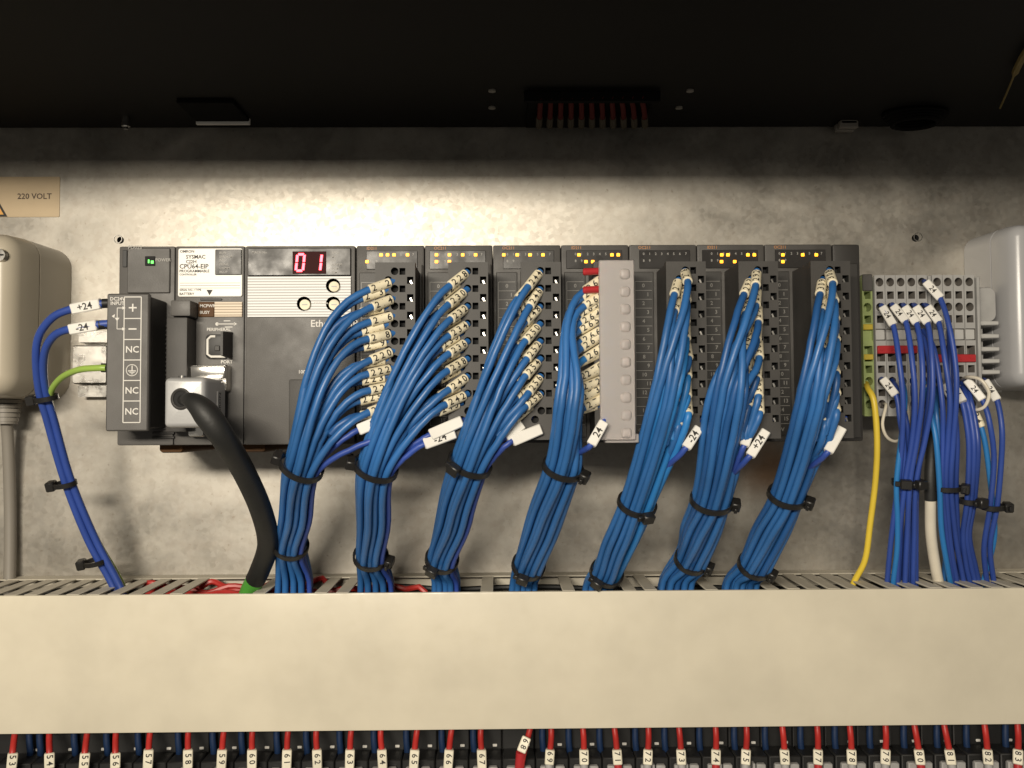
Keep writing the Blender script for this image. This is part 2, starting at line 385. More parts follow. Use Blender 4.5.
# ------------------------------------------------------------------ plastic boxes at both sides
pl, pr = W(68, 330, -3), W(17, 330, -50)
zt, zb = W(17, 229, -50).z, W(17, 398, -50).z
t = empty('junction_box', V3((pl.x-40, -20, zb)), 'beige rounded plastic box at the left edge below the warning label', 'box')
b = MB(); b.rrect(pl.x-96, pl.x, zb, zt, 11, [(-.2, 0), (-30, .6), (-30.1, 1.3), (-30.9, 1.3), (-31, .6), (-45, 1.6), (-49, 3), (-51.5, 5.5), (-53, 8.5)], n=8); b.build('housing', 'box_beige', t)
c = W(-1, 255, -53.6); b = MB(); b.cyl(c+V3((0, 1.6, 0)), (0, -1, 0), 3.4, 2.0, 20, r2=3.0); b.build('screw', 'steel', t)
b = MB(); b.box(c.x-2.4, c.x+2.4, c.y-.6, c.y-.2, c.z-.4, c.z+.4); b.box(c.x-.4, c.x+.4, c.y-.62, c.y-.22, c.z-2.4, c.z+2.4); b.build('screw_slot', 'hole', t)
g = W(6, 400, -14)
t = empty('gland_with_shadow', V3((g.x, -14, -84)), 'ribbed gland under the beige box, with a grey tube as cable shadow', 'cable')
b = MB()
for k in range(5): b.cyl(V3((g.x, -14, zb-k*2.4)), (0, 0, -1), 7.5-k*.35, 1.8, 20)
b.cyl(V3((g.x, -14, zb+.5)), (0, 0, -1), 5.6, 13, 16); b.build('gland', 'cable_grey', t)
e = W(10, 574, -8); b = MB(); b.tube(catmull([V3((g.x, -14, zb-8)), W(8, 440, -10), W(10, 500, -6), W(10, 560, -6), V3((e.x, -9, -112))], 8), 2.9, 12); b.build('cable', 'cable_grey', t)  # grey tube drawn in place of a cable's soft shadow on the plate

pl, pf = W(967, 300, -2), W(1004, 300, -40)
zt, zb = W(1004, 221, -40).z, W(1004, 389, -40).z
t = empty('device_box', V3((pl.x+40, -20, zb)), 'light grey rounded plastic box at the right edge beside the terminals', 'box')
b = MB(); b.rrect(pl.x, pl.x+110, zb, zt, 8, [(-.2, 0), (-24, .5), (-24.1, 1.2), (-24.9, 1.2), (-25, .5), (-30, .6), (-37, 1.4), (-40, 2.6), (-41.5, 4.5), (-42, 6.5)], n=8); b.build('housing', 'box_grey', t)
b = MB(); b.rrect(pl.x+9, pl.x+101, zb+8, W(1010, 278, -42).z, 2, [(-41.8, 0), (-42.7, .2), (-43, .6)]); b.build('front_panel', 'term_light', t)

# ------------------------------------------------------------------ DIN rail
xa, xb = W(79, 360, -7).x, W(1000, 350, -7).x
zc = (W(90, 333, -7).z + W(90, 395, -7).z)/2
t = empty('din_rail', V3((0, -1, zc-17.5)), 'silver DIN rail behind the controller, showing its end at the left', 'rail')
prof = [(-.2, -12.5), (-.2, 12.5), (-6.6, 12.5), (-6.6, 17.5), (-7.6, 17.5), (-7.6, 11.5), (-1.2, 11.5), (-1.2, -11.5), (-7.6, -11.5), (-7.6, -17.5), (-6.6, -17.5), (-6.6, -12.5)]
n = len(prof); b = MB()
b.add([(x, y, zc+z) for x in (xa, xb) for y, z in prof], [tuple((k, (k+1) % n, n+(k+1) % n, n+k)) for k in range(n)] + [tuple(range(n))[::-1], tuple(range(n, 2*n))])
b.build('hat_profile', 'steel', t, smooth=False)
c = W(97, 353, -1.3); b = MB(); b.rrect(c.x-9, c.x+6, c.z-3.2, c.z+3.2, 3.1, [(-1.22, 0), (-1.45, .1)]); b.build('slot', 'term_in', t)
c = W(92, 365, -1); b = MB(); b.rrect(c.x-7, c.x+12, zc-10.8, zc+10, 1.5, [(-1.3, 0), (-8, .2), (-9, .8)]); b.build('end_stop', 'steel', t)

# ------------------------------------------------------------------ cable duct
DF, DT, DB = -51.4, -83.9, -148.6
t = empty('cable_duct', V3((0, -25, DB)), 'long beige slotted cable duct with a smooth cover below the controller', 'cable duct')
b = MB(); b.box(-430, 430, -51.4, -49.4, DB, DT, .9, seg=2); b.box(-430, 430, -49.5, -47.9, DT-4, DT-1.2, .3); b.box(-430, 430, -49.5, -43, DB+.05, DB+1.6, .3)
b.build('front_cover', 'duct', t)
b = MB(); b.box(-430, 430, -9.5, -.2, DT-1.0, DT-.1, .3); b.box(-430, 430, -2.2, -.2, DB+.2, DT-2.3); b.build('back_tray', 'duct_in', t)
OPEN = [(203, 266), (268, 326), (349, 411), (419, 472), (504, 556), (565, 619), (645, 704), (709, 768)]
fb = MB(); fb.box(-3.0, 3.0, -47.6, -9.4, -.75, 0, .15); fb.box(-3.0, 3.0, -47.5, -45.8, -5, -1.5, .2)
proto = None
for i in range(-43, 44):
    x = i*9.9+2
    pxc = 512 + F*(x/ (460-40))-9
    if any(a+3 < pxc < c-3 for a, c in OPEN): continue
    if proto is None: proto = fb.build('finger', 'duct_in', t, base=V3((0, 0, 0))); put(proto, V3((x, 0, DT-.3)), t)
    else: dup(proto, V3((x+random.uniform(-.25, .25), 0, DT-.35+random.uniform(-.15, .15))), t)
fb2 = MB(); fb2.box(-3.1, 3.1, -42.9, -2.3, 0, 1.8, .35); p2 = None
for i in range(-43, 44):
    x = i*9.9+2
    if p2 is None: p2 = fb2.build('lower_finger', 'duct_in', t, base=V3((0, 0, 0))); put(p2, V3((x, 0, DB+.2)), t)
    else: dup(p2, V3((x, 0, DB+.2)), t)

# wires lying in the duct, seen through the broken-out slots
inner = [('wire_red', 'red', -13, -87.5), ('wire_red', 'red', -17.5, -89), ('wire_red', 'red', -22, -90.5), ('wire_red', 'red', -30, -93), ('wire_yellow', 'yellow', -43, -91),
         ('wire_violet_dark', 'violet', -14, -97), ('wire_black', 'black', -31, -98), ('wire_red', 'red', -24, -98), ('wire_black', 'black', -18, -101), ('wire_black', 'black', -37, -103)] + [('wire_black', 'black', y_, z_) for y_, z_ in ((-8, -91), (-12, -94), (-17, -95), (-23, -96), (-28, -96), (-34, -95), (-40, -94), (-45, -95))]
for j, (mm, cn, y, z) in enumerate(inner):
    xs_ = [(-185, -92), (-182, -40), (-188, -60), (-100, 40), (0, 1), (0, 1), (0, 1), (-180, -20)][j] if cn == 'red' else ((20, 100) if cn == 'yellow' else ((-190, 190) if j < 10 else (-425, 425)))
    pts = [V3((xs_[0]+(xs_[1]-xs_[0])*k/14, y+random.uniform(-2.5, 2.5), z+random.uniform(-2, 2))) for k in range(15)]
    if j >= 10: pts = [V3((xs_[0]+(xs_[1]-xs_[0])*k/30, y+random.uniform(-1.5, 1.5), z+random.uniform(-1.5, 1.5))) for k in range(31)]
    pts = [pts[0]+V3((-6, 0, -30))] + pts + [pts[-1]+V3((6, 0, -30))]
    b = MB(); b.tube(catmull(pts, 3), 1.5, 8)
    b.build('duct_wire', mm, label='%s wire lying inside the duct, glimpsed through its open slots' % cn, cat='wire', group='%s wires inside the duct' % cn)

# ------------------------------------------------------------------ PLC
X0, ZT, ZB, YF = -172.8, 77.6, -12.4, -76.0
def Zp(py, Y=YF): return W(512, py, Y).z
def Xp(px, Y=YF, py=340): return W(px, py, Y).x
PR = V3((1, 0, 0))
# -- power supply
xl, xr = X0, X0+25.2
t = empty('power_supply_unit', V3(((xl+xr)/2, -40, ZB)), 'dark grey power supply unit at the left end of the controller', 'power supply')
b = MB(); b.box(xl, xr, -8, YF, ZB, ZT, 1.0, seg=2); b.build('housing', 'plc', t)
b = MB(); b.box(Xp(127), Xp(170), YF-.9, YF-.02, Zp(292), ZT-1, .4); b.build('front_panel', 'plc', t)
b = MB(); b.box(Xp(122), Xp(126.5), YF-.5, YF-.02, Zp(266), Zp(249), .2); b.build('vent_slot', 'black', t)
c = W(150, 261, YF-1.2); b = MB(); b.box(c.x-2.3, c.x+2.3, YF-1.3, YF-.9, c.z-2.2, c.z+2.2, .2); l = b.build('indicator', 'hole', t)
b = MB(); b.box(c.x+.5, c.x+1.7, YF-1.5, YF-1.31, c.z-1.2, c.z+.1); b.box(c.x-.8, c.x-.2, YF-1.5, YF-1.31, c.z-1.0, c.z+.6); b.build('green_led', 'led_green', l)
b = MB(); c = W(163, 260, YF-1); b.text('POWER', V3((c.x, YF-1, c.z)), 2.0); c = W(135, 247.5, YF-1); b.text('PD025', V3((c.x, YF-1, c.z)), 2.3); b.build('lettering', 'print_dim', t)
b = MB()
for k in range(26): b.box(Xp(154), Xp(176), YF-1.1, YF-.02, ZB+3+k*2.0, ZB+4+k*2.0, .15)
b.build('cooling_ribs', 'plc_dark', t)
YB = -96
tx0, tx1 = Xp(107, YB), Xp(148, YB); tz1, tz0 = Zp(292, YB), Zp(429, YB)
tb = MB(); tb.box(tx0, tx1, YB+3, YF+.5, tz0+1, tz1-1, .6, m=0); tb.box(tx0-.3, tx1+.3, YB, YB+2.8, tz0, tz1, .6, m=1)
block = tb.build('terminal_block', ['plc_dark', 'plc'], t)
b = MB(); lx0, lx1 = Xp(124, YB), Xp(141, YB)
ys_ = [297, 318.5, 339.5, 360, 380.5, 401, 422.5]
zz = [W(132, y, YB).z for y in ys_]; yy = YB-.12
for z in zz: b.box(lx0, lx1, yy, yy+.1, z-.2, z+.2)
for x in (lx0, lx1): b.box(x-.2, x+.2, yy-.02, yy+.1, zz[-1], zz[0])
for k, s in enumerate(['+', '-', 'NC', None, 'NC', 'NC']):
    cz = (zz[k]+zz[k+1])/2; cx = (lx0+lx1)/2
    if s == '-': b.box(cx-1.7, cx+1.7, yy, yy+.1, cz-.3, cz+.3)
    elif s == '+': b.box(cx-1.7, cx+1.7, yy, yy+.1, cz-.3, cz+.3); b.box(cx-.3, cx+.3, yy-.02, yy+.08, cz-1.7, cz+1.7)
    elif s: b.text(s, V3((cx, yy, cz)), 3.9)
    else:
        b.tube([V3((cx+math.cos(a)*2.4, yy, cz+math.sin(a)*2.4)) for a in [2*math.pi*j/24 for j in range(25)]], .22, 6)
        b.box(cx-.2, cx+.2, yy, yy+.1, cz-.3, cz+2); b.box(cx-1.7, cx+1.7, yy-.02, yy+.1, cz-.5, cz-.1)
        b.box(cx-1.1, cx+1.1, yy, yy+.1, cz-1.1, cz-.8); b.box(cx-.5, cx+.5, yy, yy+.1, cz-1.7, cz-1.4)
c = W(117.5, 299, YB-.12); b.text('DC24V', V3((c.x, yy, c.z)), 2.1); b.text('INPUT', V3((c.x, yy, c.z-1.9)), 2.1)
ax = Xp(117, YB); az0, az1 = W(118, 308, YB).z, W(118, 329, YB).z
b.box(ax-.15, ax+.15, yy, yy+.1, az1, az0); b.box(ax, ax+2.4, yy-.02, yy+.1, az0-.15, az0+.15); b.box(ax, ax+2.4, yy-.02, yy+.1, az1-.15, az1+.15)
for z in (az0, az1): b.add([(ax+2.2, yy-.03, z-.7), (ax+3.6, yy-.03, z), (ax+2.2, yy-.03, z+.7)], [(0, 1, 2)])
zm = (az0+az1)/2; b.add([(ax-1, yy-.03, zm+.3), (ax, yy-.03, zm-1.1), (ax+1, yy-.03, zm+.3)], [(0, 1, 2)]); b.add([(ax-2.3, yy-.03, zm+1.0), (ax-1.2, yy-.03, zm+.2), (ax-.9, yy-.03, zm+1.9)], [(0, 1, 2)])
b.build('lettering', 'print', block)

# -- CPU unit
xl, xr = X0+25.4, X0+106.6
t = empty('processor_unit', V3(((xl+xr)/2, -40, ZB)), 'dark grey processor unit with white label plates and a red 01 display', 'controller')
xm = Xp(244.5)
b = MB(); b.box(xl, xm-.25, -8, YF, ZB, ZT, .9, seg=2); b.box(xm+.25, xr, -8, YF, ZB, ZT, .9, seg=2); b.box(xm-.4, xm+.4, -8, YF+1.2, ZB+.3, ZT-.3); b.build('housing', 'plc', t)
# label plate
zx0, zx1, zz1, zz0 = Xp(178), Xp(242.5), W(210, 248.5, YF).z, W(210, 297, YF).z
b = MB(); b.rrect(zx0, zx1, zz0, zz1, 1.0, [(YF-.02, 0), (YF-.7, .05), (YF-.9, .3)]); lp = b.build('label_plate', 'paper_white', t)
y = YF-1.02; b = MB()
def put_text(mbb, s, px, py, size, Y, left=True):
    c = W(px, py, Y); mbb.text(s, V3((c.x, Y, c.z)), size, left=left)
put_text(b, 'OMRON', 180, 251.5, 1.7, y); put_text(b, 'SYSMAC', 186, 257, 2.4, y); put_text(b, 'CJ2H', 186, 261.8, 2.2, y)
put_text(b, 'CPU64-EIP', 179.5, 266.6, 2.9, y); put_text(b, 'PROGRAMMABLE', 179.5, 271.2, 1.75, y); put_text(b, 'CONTROLLER', 179.5, 274.6, 1.2, y)
put_text(b, 'SERIAL NO. / TYPE', 179.5, 290, 1.2, y); put_text(b, 'BATTERY', 179.5, 294, 1.6, y)
c = W(209.5, 292, y); b.add([(c.x-1.4, y, c.z+1), (c.x, y, c.z-1.5), (c.x+1.4, y, c.z+1)], [(0, 1, 2)])
for py in (283, 285.5, 288): cc = W(210, py, y); b.box(zx0+1, zx1-1, y, y+.1, cc.z-.07, cc.z+.07)
b.build('lettering', 'ink', lp)
b = MB(); b.box(Xp(215.5), Xp(242), YF-1.5, YF-.92, W(230, 275.3, YF).z, W(230, 250, YF).z, .25); iw = b.build('indicator_window', 'window', lp)
y = YF-1.56; b = MB()
for j, s in enumerate(['RUN', 'ERR/ALM', 'INH', 'PRPHL', 'COMM', 'BKUP']): put_text(b, s, 219.5, 253+j*3.8, 1.5, y)
b.build('window_lettering', 'print_dim', lp)
b = MB(); b.box(Xp(198.5), Xp(214.2), YF-.6, YF-.02, W(206, 317, YF).z, W(206, 302, YF).z, .2); b.build('status_window', 'brown_window', t)
b = MB(); put_text(b, 'MCPWR', 200, 306, 1.9, YF-.66); put_text(b, 'BUSY', 200, 312.5, 1.9, YF-.66); b.build('status_lettering', 'print', t)
b = MB(); b.box(Xp(214.6), Xp(242.5), YF-.8, YF-.02, W(228, 317, YF).z, W(228, 302, YF).z, .2); b.build('ridged_plate', 'ridged_cream', t)
b = MB(); b.box(Xp(200), Xp(222), YF-.5, YF-.02, W(210, 300.6, YF).z, W(210, 298.6, YF).z, .2); b.build('latch_slot', 'black', t)
# left side cover column
YC = YF-10
b = MB(); b.box(Xp(170, YC), Xp(190, YC), YC, YF-.02, W(180, 316, YC).z, W(180, 300, YC).z, .8, seg=2); b.build('battery_cover', 'plc', t)
b = MB(); b.box(Xp(167, YC), Xp(188, YC), YC-1, YF-.02, W(180, 432, YC).z, W(180, 317.5, YC).z, .8, seg=2); b.build('card_cover', 'plc_block', t)
# USB port with open flap
ux0, ux1, uz0, uz1 = Xp(206.5), Xp(229), W(218, 359, YF).z, W(218, 334.5, YF).z
b = MB(); b.rrect(ux0, ux1, uz0, uz1, 2, [(YF-.02, 0), (YF-1.0, 0), (YF-1.2, .6)]); up_ = b.build('usb_port', 'black', t)
fr = [V3((ux0+1.0+1.6*a, YF-1.3, uz0+1.0+c*(uz1-uz0-2))) for a, c in ((5.0, 0), (1, 0), (0, .12), (0, .85), (.9, 1), (2.2, 1))]
b = MB(); b.tube(fr, .6, 8); b.build('metal_rim', 'tag', up_)
cx, cz = (ux0+ux1)/2-.3, (uz0+uz1)/2-.8; b = MB(); b.box(cx-.6, cx+1.7, YF-1.7, YF-1.1, cz-1.2, cz+1.2, .3); b.build('contact_block', 'plc_dark', up_)
YU = YF-11
b = MB(); hx = Xp(230); b.add([(hx, YF-.5, uz0), (hx+1.3, YF-.5, uz0), (hx+.4, YU, uz0+.8), (hx-.6, YU, uz0+.8), (hx, YF-.5, uz1+1), (hx+1.3, YF-.5, uz1+1), (hx+.4, YU, uz1+.3), (hx-.6, YU, uz1+.3)],
       [(0, 1, 2, 3), (7, 6, 5, 4), (0, 4, 5, 1), (1, 5, 6, 2), (2, 6, 7, 3), (3, 7, 4, 0)]); b.build('port_flap', 'plc_dark', t, smooth=False)
b = MB(); put_text(b, 'PERIPHERAL', 207, 329.6, 2.0, YF-.12); put_text(b, 'PORT', 221, 362, 2.1, YF-.12)
c = W(226, 324, YF); yy = YF-.12
b.box(c.x-4, c.x+4, yy, yy+.1, c.z-.2, c.z+.2); b.cyl(V3((c.x-4, yy+.1, c.z)), (0, -1, 0), .8, .1, 10); b.add([(c.x+3.6, yy, c.z-.8), (c.x+5, yy, c.z), (c.x+3.6, yy, c.z+.8)], [(0, 1, 2)])
b.box(c.x-1, c.x+2, yy-.02, yy+.1, c.z+1.2, c.z+1.6); b.box(c.x-.5, c.x+3, yy-.02, yy+.1, c.z-1.6, c.z-1.2); b.build('lettering', 'print', t)
# serial port
b = MB(); b.rrect(Xp(190), Xp(232), W(210, 392, YF).z, W(210, 365, YF).z, 1.4, [(YF-.02, 0), (YF-5, .2), (YF-6, .6)]); b.rrect(Xp(192), Xp(209), W(210, 437, YF).z, W(210, 420, YF).z, 1.4, [(YF-.02, 0), (YF-4, .2), (YF-5, .6)]); b.build('serial_port', 'chrome', t)
# EIP section: window, display, ridged plate with three rotary switches
ex0, ex1 = Xp(248), Xp(351)
b = MB(); b.box(ex0, ex1, YF-1.2, YF-.02, W(300, 276, YF).z, W(300, 248.5, YF).z, .3); ew = b.build('display_window', 'window', t)
dx0, dx1, dz0, dz1 = Xp(293), Xp(326.5), W(310, 274.3, YF).z, W(310, 252, YF).z
b = MB(); b.box(dx0, dx1, YF-1.5, YF-1.22, dz0, dz1, .1); b.build('display_panel', 'display', ew)
b = MB()
def seg7(mbb, cx, cz, w, h, on, y):
    q = .55
    S7 = {'a': (0, h/2, 1), 'g': (0, 0, 1), 'd': (0, -h/2, 1), 'f': (-w/2, h/4, 0), 'b': (w/2, h/4, 0), 'e': (-w/2, -h/4, 0), 'c': (w/2, -h/4, 0)}
    for k in on:
        x, z, hor = S7[k]; sh = (cz+z-cz)*.10
        if hor: mbb.box(cx+x+sh-w/2+.3, cx+x+sh+w/2-.3, y, y+.12, cz+z-q, cz+z+q)
        else: mbb.obox(V3((cx+x+sh, y+.06, cz+z)), V3((1, 0, 0)), V3((0, 1, 0)), V3((.1, 0, 1)), q, .06, h/4-.25)
cz = (dz0+dz1)/2
seg7(b, Xp(300.8), cz, 3.2, 7.4, 'abcdef', YF-1.75); seg7(b, Xp(318), cz, 3.2, 7.4, 'bc', YF-1.75)
b.build('display_digits', 'led_red', ew)
b = MB(); y = YF-1.3
for j, s in enumerate(['EIP21', 'MS', 'NS', 'COMM', '100M', '10M']): put_text(b, s, 332, 253+j*3.9, 1.5, y)
put_text(b, 'MACH No.', 252, 252.5, 1.5, y); b.build('window_lettering', 'print_dim', ew)
rp = MB(); y = YF-1.0; rz1, rz0 = W(300, 276.8, YF).z, W(300, 317, YF).z
SW = [(304.5, 304), (333.5, 286), (333.5, 304)]
zmid = (W(333, 286, YF).z + W(333, 304, YF).z)/2
xa_, xb_, xc_, xd_ = ex0, Xp(295), Xp(315), Xp(343)
def hole_cell(x0, x1, z0, z1, px, py):
    c = W(px, py, YF); rp.cell(x0, x1, z0, z1, y, c.x, c.z, 6.6, 6.6, .95, 'r')
xe_ = Xp(324)
rp.quad(xa_, xb_, rz0, rz1, y); rp.quad(xb_, xc_, zmid, rz1, y); hole_cell(xb_, xc_, rz0, zmid, *SW[0]); rp.quad(xc_, xe_, rz0, rz1, y)
hole_cell(xe_, xd_, zmid, rz1, *SW[1]); hole_cell(xe_, xd_, rz0, zmid, *SW[2]); rp.quad(xd_, ex1, rz0, rz1, y)
rp.box(ex0, ex1, YF-.05, YF-.02, rz0, rz1)
rpo = rp.build('ridged_plate', ['ridged_white', 'hole'], t, smooth=False)
for px, py in SW:
    c = W(px, py, YF); c = V3((c.x+.7, YF-.1, c.z-.6)); b = MB(); b.cyl(c, (0, -1, 0), 2.5, 2.4, 18, r2=2.3); kn = b.build('rotary_switch', 'sleeve', t)
    b = MB(); b.box(c.x-1.2, c.x+1.2, c.y-2.5, c.y-2.38, c.z-.25, c.z+.25); b.build('switch_slot', 'term_grey', kn)
b = MB(); put_text(b, 'EtherNet/IP', 311, 323.8, 4.4, YF-.12); put_text(b, '100BASE-TX', 299, 372, 2.2, YF-.12); put_text(b, '/10', 303, 375.5, 2.2, YF-.12); put_text(b, 'NODE No.', 314, 303, 1.4, YF-1.1)
b.build('lettering', 'print', t)
b = MB(); b.box(Xp(290), Xp(336), YF-2.2, YF-.02, W(310, 441, YF).z, W(310, 379.5, YF).z, .8, seg=2); b.build('network_port_cover', 'plc_block', t)
for px in (190, 268):
    c = W(px, 448, -40); b = MB(); b.rrect(c.x-6, c.x+6, ZB-4.2, ZB+2, 2, [(-20, 0), (-62, .2), (-64, .8)]); b.build('rail_latch', 'brown_window', t)

# -- end cover
xl = X0+324.2
t = empty('end_cover', V3((xl+6, -40, ZB)), 'narrow black end cover closing the right end of the controller', 'end cover')
b = MB(); b.box(xl, xl+12.6, -8, YF, ZB, ZT, 1.2, seg=2); b.build('housing', 'plc_dark', t)
b = MB(); b.box(xl+.8, xl+11.2, YF-.8, YF-.02, ZB+1.5, ZT-9, .3); b.build('front_rib', 'plc_dark', t)

# -- I/O units
def ordinal(n):
    o = ['first', 'second', 'third', 'fourth', 'fifth', 'sixth', 'seventh', 'eighth', 'ninth', 'tenth', 'eleventh', 'twelfth', 'thirteenth', 'fourteenth', 'fifteenth', 'sixteenth', 'seventeenth', 'eighteenth', 'nineteenth', 'twentieth']
    if n <= 20: return o[n-1]
    if n == 30: return 'thirtieth'
    return ('twenty-' if n < 30 else 'thirty-') + o[n % 10 - 1]
ORD = ['first', 'second', 'third', 'fourth', 'fifth', 'sixth', 'seventh']
LED = [([381, 387.5, 394, 407.5], [367]), ([436.4, 449.4, 462.7, 475.6], [436.4, 449.4]), ([503.8, 517.2, 530, 543], []),
       ([579, 612, 618.3], [586, 592.8]), ([], []), ([721.8, 728, 748, 754.4], [721.6, 734.8]), ([783, 802.8, 816.4], [783])]
BY = YF-24                                  # front of the plug-in terminal blocks
def blockx(i): return X0+107+31*i+12.2
PT = 7.45
ZR = W(512, 271, BY).z + PT/2 - 1.8
ROW0 = ZR - 2.0
for i in range(7):
    xl = X0+107+31*i+.15; xr = xl+30.7
    t = empty('input_output_unit', V3(((xl+xr)/2, -40, ZB)), '%s dark wired unit right of the display, counted from the left' % ORD[i] if i != 3 else 'fourth wired unit from the left, with a clear cover over its terminals', 'controller unit', 'wired units of the controller')
    b = MB(); b.box(xl, xr, -8, YF, ZB, ZT, .8, seg=2); b.build('housing', 'plc_io', t)
    b = MB(); b.box(xl+(4.5 if i % 2 == 0 else 2.2), xr-3.0, YF-.5, YF-.02, ZT-11, ZT-2.6, .2); iw = b.build('indicator_window', 'window', t)
    b = MB()
    for k in range(8):
        xx = xl+6.5+k*2.75
        b.text(str(k), V3((xx, YF-.56, ZT-4.4)), 1.6); 
        if k < 2: b.text(str(k+8), V3((xx, YF-.56, ZT-7.5)), 1.6)
    b.build('window_lettering', 'print_dim', t)
    for row, py in ((0, 254.8), (1, 261.6)):
        for px in LED[i][row]:
            c = W(px, py, YF-.8); b = MB(); b.box(c.x-.75, c.x+.75, YF-.9, YF-.52, c.z-.7, c.z+.7, .2); b.build('amber_led', 'led_amber', iw)
    b = MB(); b.text(['ID211', 'OC211', 'OC211', 'ID211', 'OC211', 'ID211', 'OC211'][i], V3((xl+7, YF-.06, ZT-1.4)), 1.9); b.build('model_lettering', 'print_orange', t)
    b = MB(); b.box(xl+1.3, xl+10.9, YF-.6, YF-.02, ZB+2.5, ZT-12.5, .3); lpn = b.build('label_panel', 'plc_dark', t)
    b = MB(); y = YF-.7
    for k in range(17):
        z = ZT-17-k*4.05
        b.box(xl+(2.4 if k else 2.4), xl+10, y, y+.08, z-.1, z+.1)
        if k < 16: b.text(str(k), V3((xl+(6.2 if k % 2 == 0 else 8.2), y, z-1.9)), 2.4)
    b.text('0V' if i > 4 else 'COM', V3((xl+6, y, ZB+5.5)), 2.4); b.box(xl+2.3, xl+2.5, y-.02, y+.08, ZT-17-16*4.05, ZT-17)
    b.build('lettering', 'print_dim', lpn)
    # terminal block with real openings
    bx0 = blockx(i); bx1 = bx0+17.0; zt_, zb_ = W(512, 262, BY).z, W(512, 440, BY).z
    b = MB(); b.box(bx0+.3, bx1-.3, BY+4.2, YF+.3, zb_+.3, zt_-.3, .3)
    cA, cB = bx0+10.2, bx0+13.0; y = BY
    zr = ZR
    b.quad(bx0, bx1, zr, zt_, y); p = PT
    zend = zr-9*p
    for k in range(18): z1 = zr-k*p/2; b.cell(bx0, cA, z1-p/2, z1, y, bx0+(8.3 if k % 2 == 0 else 5.6), z1-p/4, 3.3, 3.3, 4, 'r')
    for k in range(9): z1 = zr-k*p; b.cell(cA, cB, z1-p, z1, y, (cA+cB)/2, z1-p/2+1.8, 2.5, 2.9, 4)
    b.quad(cB, bx1, zr-p/2, zr, y)
    for k in range(9):
        z1 = zr-p/2-k*p; z2 = max(z1-p, zend); b.cell(cB, bx1, z2, z1, y, cB+1.9, z1-2.0, 2.7, 3.0, 4) if z1-z2 > 3.6 else b.quad(cB, bx1, z2, z1, y)
    b.quad(bx0, bx1, zb_, zend, y)
    for k in range(9):
        zc_ = zr-p/2-k*p-2.0; xc_ = cB+1.9; b.obox(V3((xc_+.2, y+2.6, zc_-.6)), V3((.9, 0, .4)), V3((0, 1, 0)), V3((-.4, 0, .9)), .35, .4, .9, 0, 2)
    b.add([(bx0, y, zb_), (bx1, y, zb_), (bx1, y, zt_), (bx0, y, zt_), (bx0, y+4.4, zb_), (bx1, y+4.4, zb_), (bx1, y+4.4, zt_), (bx0, y+4.4, zt_)],
          [(0, 4, 5, 1), (1, 5, 6, 2), (2, 6, 7, 3), (3, 7, 4, 0)])
    b.build('terminal_block', ['plc_block', 'hole', 'steel'], t, smooth=False)
    b = MB(); b.box(bx1+.4, xr-.5, YF-.9, YF-.02, ZB+1.5, ZT-9, .3); b.build('side_rib', 'plc_dark', t)
    if i == 3:
        ca, cb = W(599, 260, BY-6), W(636, 440, BY-6)
        b = MB(); yf = BY-6
        b.box(ca.x, cb.x, yf, yf+1.0, cb.z, ca.z, .4); b.box(ca.x, ca.x+1, yf+.9, yf+2.2, cb.z, ca.z, .2); b.box(cb.x-1, cb.x, yf+.9, BY+1, cb.z+5, ca.z, .2)
        b.box(ca.x+1, cb.x-1, yf+.9, BY+1, ca.z-1, ca.z, .2); b.box(ca.x+2, cb.x+1.5, yf+1.5, BY, cb.z-1.2, cb.z+2.5, .3)
        for k in range(10):
            c = V3((W(625, 300, yf).x, yf-.02, ca.z-6-k*7.4)); b.rrect(c.x-2.3, c.x+2.3, c.z-2.3, c.z+2.3, 1.6, [(yf+.1, 0), (yf-.4, .25), (yf-.8, .7), (yf-1.0, 1.3)])
        b.build('clear_cover', 'clear', t)
        for py in (272, 290):
            c = W(595, py, BY+1); b = MB(); b.tube([c+V3((8, 2, 0)), c+V3((3.4, -2.2, 0)), c+V3((3, -2.4, 0)), c+V3((-5, -4, -.6)), c+V3((-5.6, -4, -.6))], [.8, .9, 1.5, 1.6, 1.0], 12); b.build('red_jumper', 'red_plastic', t)

# ------------------------------------------------------------------ cable ties
def tie(parent, c, axis, toward, ru, rv, head_angle, w=2.5):
    """closed band round a bundle; head_angle 0 = image right, 90 = towards the camera"""
    axis = axis.normalized(); v = (toward - axis*toward.dot(axis)).normalized(); u = v.cross(axis)
    if u.x < 0: u = -u
    b = MB(); n = 30; vs = []; th = 1.0
    for k in range(n):
        a = 2*math.pi*k/n; ca, sa = math.cos(a), math.sin(a)
        p = c + u*ca*ru + v*sa*rv; nn = (u*ca/ru + v*sa/rv).normalized()
        vs += [p-axis*w/2, p+axis*w/2, p+axis*w/2+nn*th, p-axis*w/2+nn*th]
    fs = []
    for k in range(n):
        q = (k+1) % n
        for j in range(4): fs.append((k*4+j, k*4+(j+1) % 4, q*4+(j+1) % 4, q*4+j))
    b.add(vs, fs); to = b.build('cable_tie', 'tie', parent)
    a = math.radians(head_angle); nn = (u*math.cos(a)/ru + v*math.sin(a)/rv).normalized(); tt = axis.cross(nn)
    p = c + u*math.cos(a)*ru + v*math.sin(a)*rv + nn*1.9
    b = MB(); b.obox(p, nn, tt, axis, 2.0, 2.7, 2.3, .5); b.obox(p+tt*3.3-nn*.2, nn, tt, axis, .7, 1.5, 1.2, .2); b.build('tie_head', 'tie', to)

